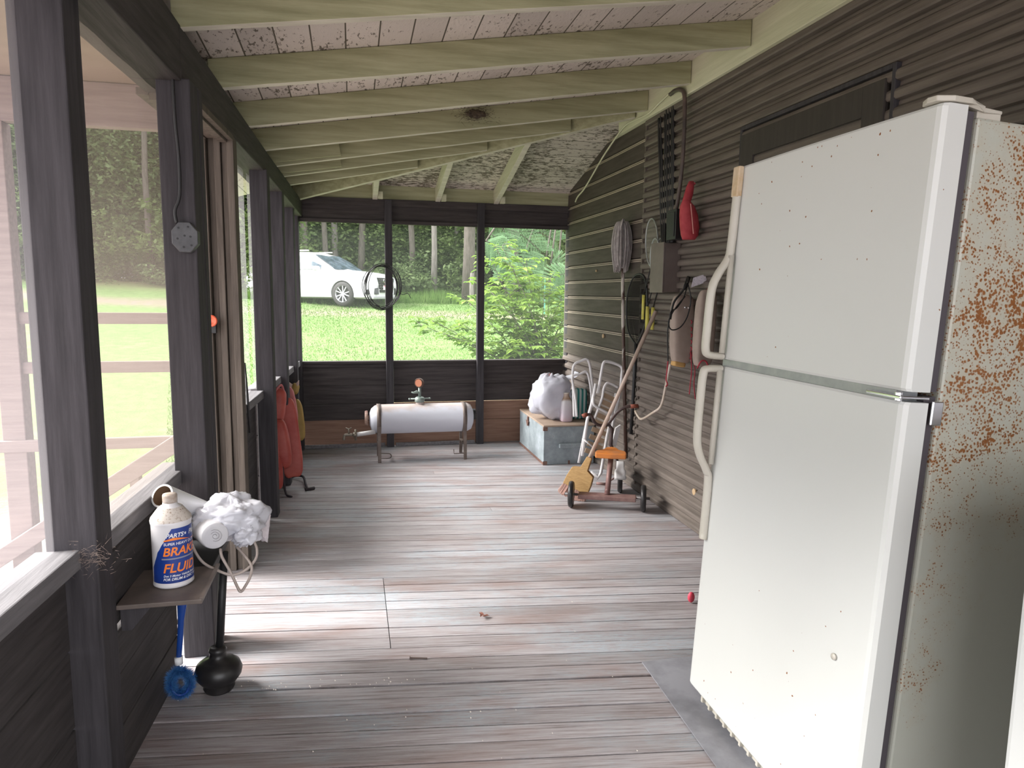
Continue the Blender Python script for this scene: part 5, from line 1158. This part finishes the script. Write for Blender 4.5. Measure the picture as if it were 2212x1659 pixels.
def text_mesh(s, size, z, a0, name, m_, shear=.25, squeeze=1., r=.0536, bold=0):
    cu = bpy.data.curves.new('t', 'FONT'); cu.body = s; cu.size = size; cu.shear = shear; cu.offset = bold
    o = bpy.data.objects.new('t', cu); col.objects.link(o); bpy.context.view_layer.update()
    me = bpy.data.meshes.new_from_object(o.evaluated_get(bpy.context.evaluated_depsgraph_get())); bpy.data.objects.remove(o)
    bm = bmesh.new(); bm.from_mesh(me); bmesh.ops.triangulate(bm, faces=bm.faces[:]); bmesh.ops.subdivide_edges(bm, edges=[e for e in bm.edges if e.calc_length() > .004], cuts=2)
    bm.to_mesh(me); bm.free()
    for v in me.vertices: v.co = V(cyl(a0+v.co.x*squeeze/r, z+v.co.y, r))
    me.update(); me.materials.clear(); me.materials.append(m_)
    q = bpy.data.objects.new(name, me); col.objects.link(q); q.parent = lab; return q
om = mat('orange_ink', (.85, .22, .03), .4); wm = mat('white_ink', (.72, .72, .76), .4)
text_mesh('BRAKE', .034, .098, -.50, 'lettering', om, bold=.0008)
text_mesh('FLUID', .036, .050, -.52, 'lettering', om, bold=.0008)
text_mesh('PARTS', .0165, .150, -.30, 'lettering', wm, bold=.0005); text_mesh('Plus', .019, .150, .92, 'lettering', wm, bold=.0005)
text_mesh('SUPER HEAVY DUTY', .0105, .128, -.42, 'lettering', wm, .15, bold=.0002)
text_mesh('Dot 3 Motor Vehicle Brake Fluid', .0085, .037, -.50, 'lettering', wm, bold=.0002)
text_mesh('FOR DRUM & DISC BRAKES', .0100, .0265, -.52, 'lettering', wm, bold=.0003)
MB().grid(lambda u, v: cyl(-.40+1.9*u, .139+.0075*v*(1-abs(2*u-.5))+.003*sin(5*u), .0535), 24, 3).build('stripe', om, lab, local=True)
MB().grid(lambda u, v: cyl(-.55+2.0*u, .087+.004*v, .0535), 24, 1).build('stripe', mat('grey_ink', (.25, .25, .30), .5), lab, local=True)
stt = MB()
for k in range(5): a = pi/2+2*pi*k/5; stt.add([cyl((.70+.09*cos(a)), .156+.0055*sin(a), .0536), cyl(.70+.04*cos(a+.63), .156+.0022*sin(a+.63), .0536), cyl(.70, .156, .0536), cyl(.70+.04*cos(a-.63), .156+.0022*sin(a-.63), .0536)], [(0, 1, 2, 3)])
stt.build('star', wm, lab, local=True)
# black tray and the bundle on it
tr = MB().box((-.628, 2.225, .452), (-.432, 2.545, .462)).box((-.436, 2.225, .462), (-.430, 2.545, .482)).box((-.628, 2.225, .462), (-.436, 2.231, .482)).box((-.628, 2.539, .462), (-.436, 2.545, .482)).box((-.60, 2.30, .34), (-.59, 2.31, .452)).box((-.628, 2.29, .34), (-.60, 2.32, .452))
tag(tr.build('black_tray', 'black', bevel=.002), 'black plastic tray fixed to the low wall behind the bottle', 'tray')
a, b = PY(350, 1071, 2.27), PY(478, 1122, 2.50)
ro = MB().tube([a, b], .0365, 28, cap=False); dd_ = (b-a).normalized()
ct_ = MB().tube([a+dd_*.0005, b], .031, 28, cap=False); rg_ = MB().lathe([(.031, 0), (.0365, 0)], a, dd_, 28, cap=False)
rl_ = thing('cardboard_tube', 'white tube with open brown end lying on the bundle behind the bottle', 'tube', a)
ro.build('outer_wrap', 'white_pl', rl_, smooth=True); ct_.build('core', mat('brown_card', (.20, .13, .08), .8), rl_, smooth=True, label='brown cardboard inside'); rg_.build('rim', 'white_pl', rl_)
a, b = PY(465, 1158, 2.22), PY(430, 1128, 2.42); dd_ = (b-a).normalized()
pr_ = thing('paper_roll', 'round white wrapped roll facing the camera beside the bottle', 'roll', a)
MB().lathe([(0, .004), (.010, .002), (.011, .0035), (.020, .001), (.021, .0025), (.029, 0), (.030, .0015), (.037, .001), (.040, .006), (.042, .02), (.044, .10), (.043, .19), (.03, .20), (0, .20)], a, dd_, 40, sx=1.0, sy=1.0).build('roll_body', mat('soft_white', (.68, .67, .70), .7), pr_, smooth=True)
MB().tube([a-dd_*.001+PYv for PYv in [V((.012*(k/30+.2)*cos(k*.55), 0, .012*(k/30+.2)*sin(k*.55)))*1.6 for k in range(30)]], .0008, 5).build('spiral_edge', mat('grey_line', (.35, .34, .36), .6), pr_)
bw_ = MB(); bc2 = PY(497, 1118, 2.34)
def crumple(c, r, seed, e=.9, amp=.35):
    def fn(d): return 1+amp*(nz(d.x*1.7+seed, d.y*1.7, d.z*1.7))+amp*.6*abs(nz(d.x*4.5, d.y*4.5+seed, d.z*4.5))-amp*.3*abs(nz(d.x*10, d.y*10, d.z*10+seed))
    return lambda mb: mb.blob(c, r, 60, 40, fn, e)
M['shiny_bag'] = mat('shiny_white_film', (.70, .70, .76), .16, (.76, .76, .82), 5, tl=.2, coat=.6)
crumple(bc2, (.098, .09, .064), 4)(bw_); bw_.build('p', 'shiny_bag').name = 'x'
o = bpy.data.objects['x']; o.name = 'plastic_film_bundle'; o.data.shade_smooth(); tag(o, 'crumpled shiny white plastic film bundle behind the paper roll', 'plastic bundle')
b3 = MB(); crumple(PY(533, 1150, 2.30), (.038, .05, .040), 9, amp=.4)(b3); o = b3.build('crumpled_bag', 'shiny_bag', smooth=True); tag(o, 'small crumpled clear plastic bag at the right end of the bundle', 'plastic bag')
sheet = MB(); s0, s1, s2, s3 = PY(505, 1070, 2.42), PY(585, 1112, 2.36), PY(578, 1172, 2.33), PY(520, 1150, 2.38)
sheet.grid(lambda u, v: (s0*(1-u)+s1*u)*(1-v)+(s3*(1-u)+s2*u)*v+V((.0, -.03*sin(pi*u)*sin(pi*v)+.008*nz(u*9, v*9, 3), .006*nz(u*7, v*7, 8))), 24, 18)
o = sheet.build('wrap_sheet', mat('pinkish_white_sheet', (.66, .60, .62), .4, (.55, .38, .38), 4, ramp=(.55, .7), tl=.2), smooth=True, solid=.0015); tag(o, 'white plastic sheet with pinkish underside sticking out on the right', 'sheet')
cd = MB()
cd.tube(smoothpts([PY(415, 1176, 2.21), PY(424, 1196, 2.20), PY(440, 1216, 2.20), PY(465, 1230, 2.19), PY(500, 1242, 2.19), PY(530, 1232, 2.20), PY(552, 1208, 2.22), PY(555, 1186, 2.24), PY(548, 1168, 2.27)], 6), .0042, 8)
cd.tube(smoothpts([PY(476, 1186, 2.22), PY(480, 1204, 2.20), PY(498, 1236, 2.19), PY(512, 1266, 2.19), PY(520, 1278, 2.19), PY(530, 1266, 2.19), PY(541, 1244, 2.19), PY(543, 1222, 2.20), PY(528, 1200, 2.23), PY(512, 1182, 2.27)], 6), .0042, 8)
tag(cd.build('power_cord', mat('beige_cord', (.38, .32, .29), .5), smooth=True), 'beige cord hanging in loops below the white bundle', 'cord')
# plunger
pc = PZ(474, 1487); pg = thing('plunger', 'black rubber plunger standing on the floor beneath the shelf', 'plunger', pc)
pg_h = PY(484, 1192, pc.y+.04)
hb0 = pc+V((.004, 0, .125))
MB().tube([hb0, pg_h], .0135, 14).build('handle', 'black', pg, smooth=True)
MB().lathe([(.0, 0), (.045, .0), (.050, .010), (.046, .022), (.058, .032), (.072, .052), (.075, .068), (.068, .088), (.048, .104), (.028, .112), (.026, .130), (.029, .137), (.024, .147), (.015, .150)], pc, (0, 0, 1), 44).build('bellows', 'rubber', pg, smooth=True)
# toilet brush
bc_ = PZ(392, 1512); bc_.z = 0; tb = thing('scrub_brush', 'blue bristle brush standing on the floor against the low wall', 'brush', bc_)
yb2 = bc_.y
hc = PY(386, 1424, yb2)
blm = mat('blue_plastic', (.010, .055, .28), .35)
P = [hc, PY(389, 1380, yb2), PY(391, 1340, yb2), PY(393, 1310, yb2), PY(394, 1282, yb2+.0)]
hb5 = MB(); vs = []
for i, (p, ww) in enumerate(zip(P, (.0085, .009, .0095, .014, .013))): vs += [p+V((ww*cos(2*pi*k/14), ww*.6*sin(2*pi*k/14), 0)) for k in range(14)]
hb5.add(vs, [(j*14+k, j*14+(k+1) % 14, (j+1)*14+(k+1) % 14, (j+1)*14+k) for j in range(4) for k in range(14)]+[tuple(range(13, -1, -1)), tuple(56+k for k in range(14))]); hb5.build('handle', blm, tb, smooth=True)
MB().tube([hc+V((0, 0, .008)), hc-V((0, 0, .016))], .0125, 12).build('collar', 'white_pl', tb, smooth=True, label='white collar')
rc_ = PY(390, 1474, yb2); RZ, RX = .040, .029
ringP = [rc_+V((RX*cos(t_), .006*sin(t_), RZ*sin(t_))) for t_ in [2*pi*i/30 for i in range(30)]]
MB().tube(ringP, .006, 6, True).build('wire_loop', blm, tb, smooth=True)
bm_ = MB(); rnd = random.Random(1)
for i in range(7000):
    t_ = rnd.uniform(0, 2*pi); p = rc_+V((RX*cos(t_), 0, RZ*sin(t_))); d = V((rnd.gauss(0, 1), rnd.gauss(0, 1), rnd.gauss(0, 1))).normalized(); L = rnd.uniform(.014, .030); q = p+d*L
    if q.z < .001: q.z = .001
    s_ = d.orthogonal().normalized()*.0008; bm_.add([p-s_, p+s_, q], [(0, 1, 2)])
bm_.build('bristles', mat('blue_bristles', (.01, .08, .30), .5, (.06, .20, .45), 40), tb)
# ------------------------------------------------------------------ life jackets on the low wall
rj = mat('orange_red_vinyl', (.34, .04, .03), .55, (.45, .10, .075), 6, bump=.1); rj2 = mat('faded_red_vinyl', (.42, .10, .10), .6, (.52, .20, .20), 6, bump=.1); yj = mat('ochre_vinyl', (.30, .19, .045), .6, (.42, .28, .08), 6, bump=.1)
j1 = thing('life_jacket', 'large orange-red life jacket hanging over the sill down to the floor', 'life jacket', (-.45, 4.7, 0), 'life jackets on the left sill')
pad(MB(), PY(612, 860, 4.95), PY(634, 1030, 4.86), .15, .05, .45, seed=1).build('back_panel', rj, j1, smooth=True)
pad(MB(), PY(598, 905, 4.74), PY(616, 1012, 4.70), .115, .085, .6, seed=2).build('pad', rj, j1, smooth=True)
pad(MB(), PY(603, 838, 4.80), PY(594, 915, 4.76), .11, .10, .6, seed=4).build('pad', rj, j1, smooth=True)
pad(MB(), PY(578, 880, 4.62), PY(588, 1030, 4.62), .10, .08, .6, seed=6).build('pad', rj, j1, smooth=True)
pad(MB(), PY(592, 985, 4.66), PY(596, 1058, 4.64), .10, .06, .6, seed=7).build('pad', rj, j1, smooth=True)
MB().tube(smoothpts([PY(592, 848, 4.74), PY(600, 838, 4.73), PY(608, 832, 4.75), PY(613, 845, 4.78)], 5), .007).build('collar_edge', rj2, j1, smooth=True)
sb_ = MB().tube(smoothpts([PY(610, 1005, 4.68), PY(612, 1025, 4.66), V((-.44, 4.66, .02)), V((-.40, 4.62, .006))], 5), .007).tube(smoothpts([PZ(628, 1032, .012), PZ(640, 1028, .02), PZ(655, 1030, .03), PZ(660, 1045, .02), PZ(664, 1056, .008)], 5), .008).tube([PZ(660, 1058, .008), PZ(679, 1054, .008)], .010)
sb_.build('straps', mat('black_webbing', (.03, .022, .028), .7), j1, smooth=True, label='black straps trailing on the floor')
j2 = thing('life_jacket', 'faded pinkish red life jacket pad hanging between the orange-red and ochre ones', 'life jacket', (-.45, 5.2, .3), 'life jackets on the left sill')
pad(MB(), PY(619, 836, 5.22), PY(632, 920, 5.16), .10, .07, .65, seed=9).build('pad', rj2, j2, smooth=True)
j3 = thing('life_jacket', 'ochre yellow life jacket hanging furthest back on the left sill', 'life jacket', (-.45, 5.6, .2), 'life jackets on the left sill')
pad(MB(), PY(637, 862, 5.60), PY(648, 952, 5.56), .10, .07, .6, seed=3).build('pad', yj, j3, smooth=True)
pad(MB(), PY(628, 838, 5.52), PY(646, 842, 5.52), .10, .09, .8, n=(0, -.3, -1), seed=12).build('rolled_pad', yj, j3, smooth=True)
MB().grid(lambda u, v: PY(622+24*u, 823+8*sin(u*pi)+v*9-2*u, 5.50-.02*v), 8, 4).build('collar_flap', mat('cream_lining', (.55, .40, .36), .7), j3, smooth=True, solid=.003)
tag(MB().blob(PY(644, 966, 5.5), (.025, .03, .045), 14, 10, lambda d: 1+.2*nz(d.x*3, d.y*3, d.z*3)).build('white_rag', 'white', smooth=True), 'small white rag hanging below the ochre life jacket', 'rag')
tag(MB().tube([PY(528, 784, 3.75), PY(534, 850, 3.72), PY(540, 935, 3.68)], .006).build('thin_stick', 'wire', smooth=True), 'thin dark stick leaning beside the door jamb', 'stick')
# ------------------------------------------------------------------ small things
p, q = PZ(885, 1421, .006), PZ(923, 1422, .004)
tag(MB().tube([p, q], .0028, 6).lathe([(.006, 0), (.006, .002)], p, (q-p).normalized(), 8).build('nail', mat('rusty_nail', (.10, .07, .06), .6)), 'rusty nail lying in the middle of the floor', 'nail')
mb = MB(); p = PZ(1042, 1332, .006)
for k in range(3): leaf_shape(mb, p+V((.004*k, .003*k, .003*k)), (cos(2*k), sin(2*k), .3), (0, 0, 1), .03, .016)
tag(mb.build('dry_leaf', mat('dry_leaf_brown', (.18, .07, .05), .8)), 'curled brown dry leaf on the floor boards', 'leaf')
tag(MB().blob(PZ(1493, 1290, .025), (.016, .012, .024), 14, 10).build('red_ball', mat('pinkish_red_plastic', (.62, .06, .10), .4), smooth=True), 'small red plastic ball peeking out beside the refrigerator', 'ball')
bd = MB(); rnd = random.Random(5)
for i in range(60):
    p = PZ(rnd.uniform(510, 900)**1. if i % 2 else rnd.uniform(380, 1400), rnd.gauss(1478, 9) if i % 2 else rnd.uniform(1250, 1640), .002); bd.add([p, p+V((rnd.uniform(.002, .006), 0, .001)), p+V((0, rnd.uniform(.002, .006), .003))], [(0, 1, 2)])
tag(bd.build('floor_crumbs', mat('pale_crumbs', (.6, .55, .5), .8)), 'scattered pale crumbs and chips on the floor', 'debris', kind='stuff')
ns = MB(); c = PX(1025, 250, PY(1025, 250, 4.28).x); c = PY(1028, 246, 4.24)
for i in range(420):
    d = V((rnd.gauss(0, .055), rnd.gauss(0, .02), rnd.gauss(0, .022))); p = c+d; q = p+V((rnd.gauss(0, .02), rnd.gauss(0, .01), rnd.gauss(0, .014))); s_ = V((0, 0, .0012)); ns.add([p-s_, p+s_, q], [(0, 1, 2)])
ns.blob(c, (.055, .022, .02), 20, 12, lambda d: 1+.5*nz(d.x*3, d.y*3, d.z*3))
tag(ns.build('bird_nest', mat('nest_dark', (.03, .022, .018), .95, (.12, .09, .06), 40)), 'dark tattered old nest stuck on a ceiling rafter', 'nest', kind='stuff')
cw = MB(); c = PY(195, 1205, 1.858)
for i in range(160):
    p = c+V((rnd.gauss(0, .03), -rnd.random()*.004, rnd.gauss(0, .018)+.02*abs(nz(i, 1, 1)))); q = p+V((rnd.gauss(0, .012), -.002, rnd.gauss(0, .01))); s_ = V((0, 0, .0006)); cw.add([p-s_, p+s_, q], [(0, 1, 2)])
tag(cw.build('cobweb_debris', mat('cobweb_brown', (.26, .20, .17), .95)), 'wispy cobweb debris on the nearest post above the sill', 'cobweb', kind='stuff')
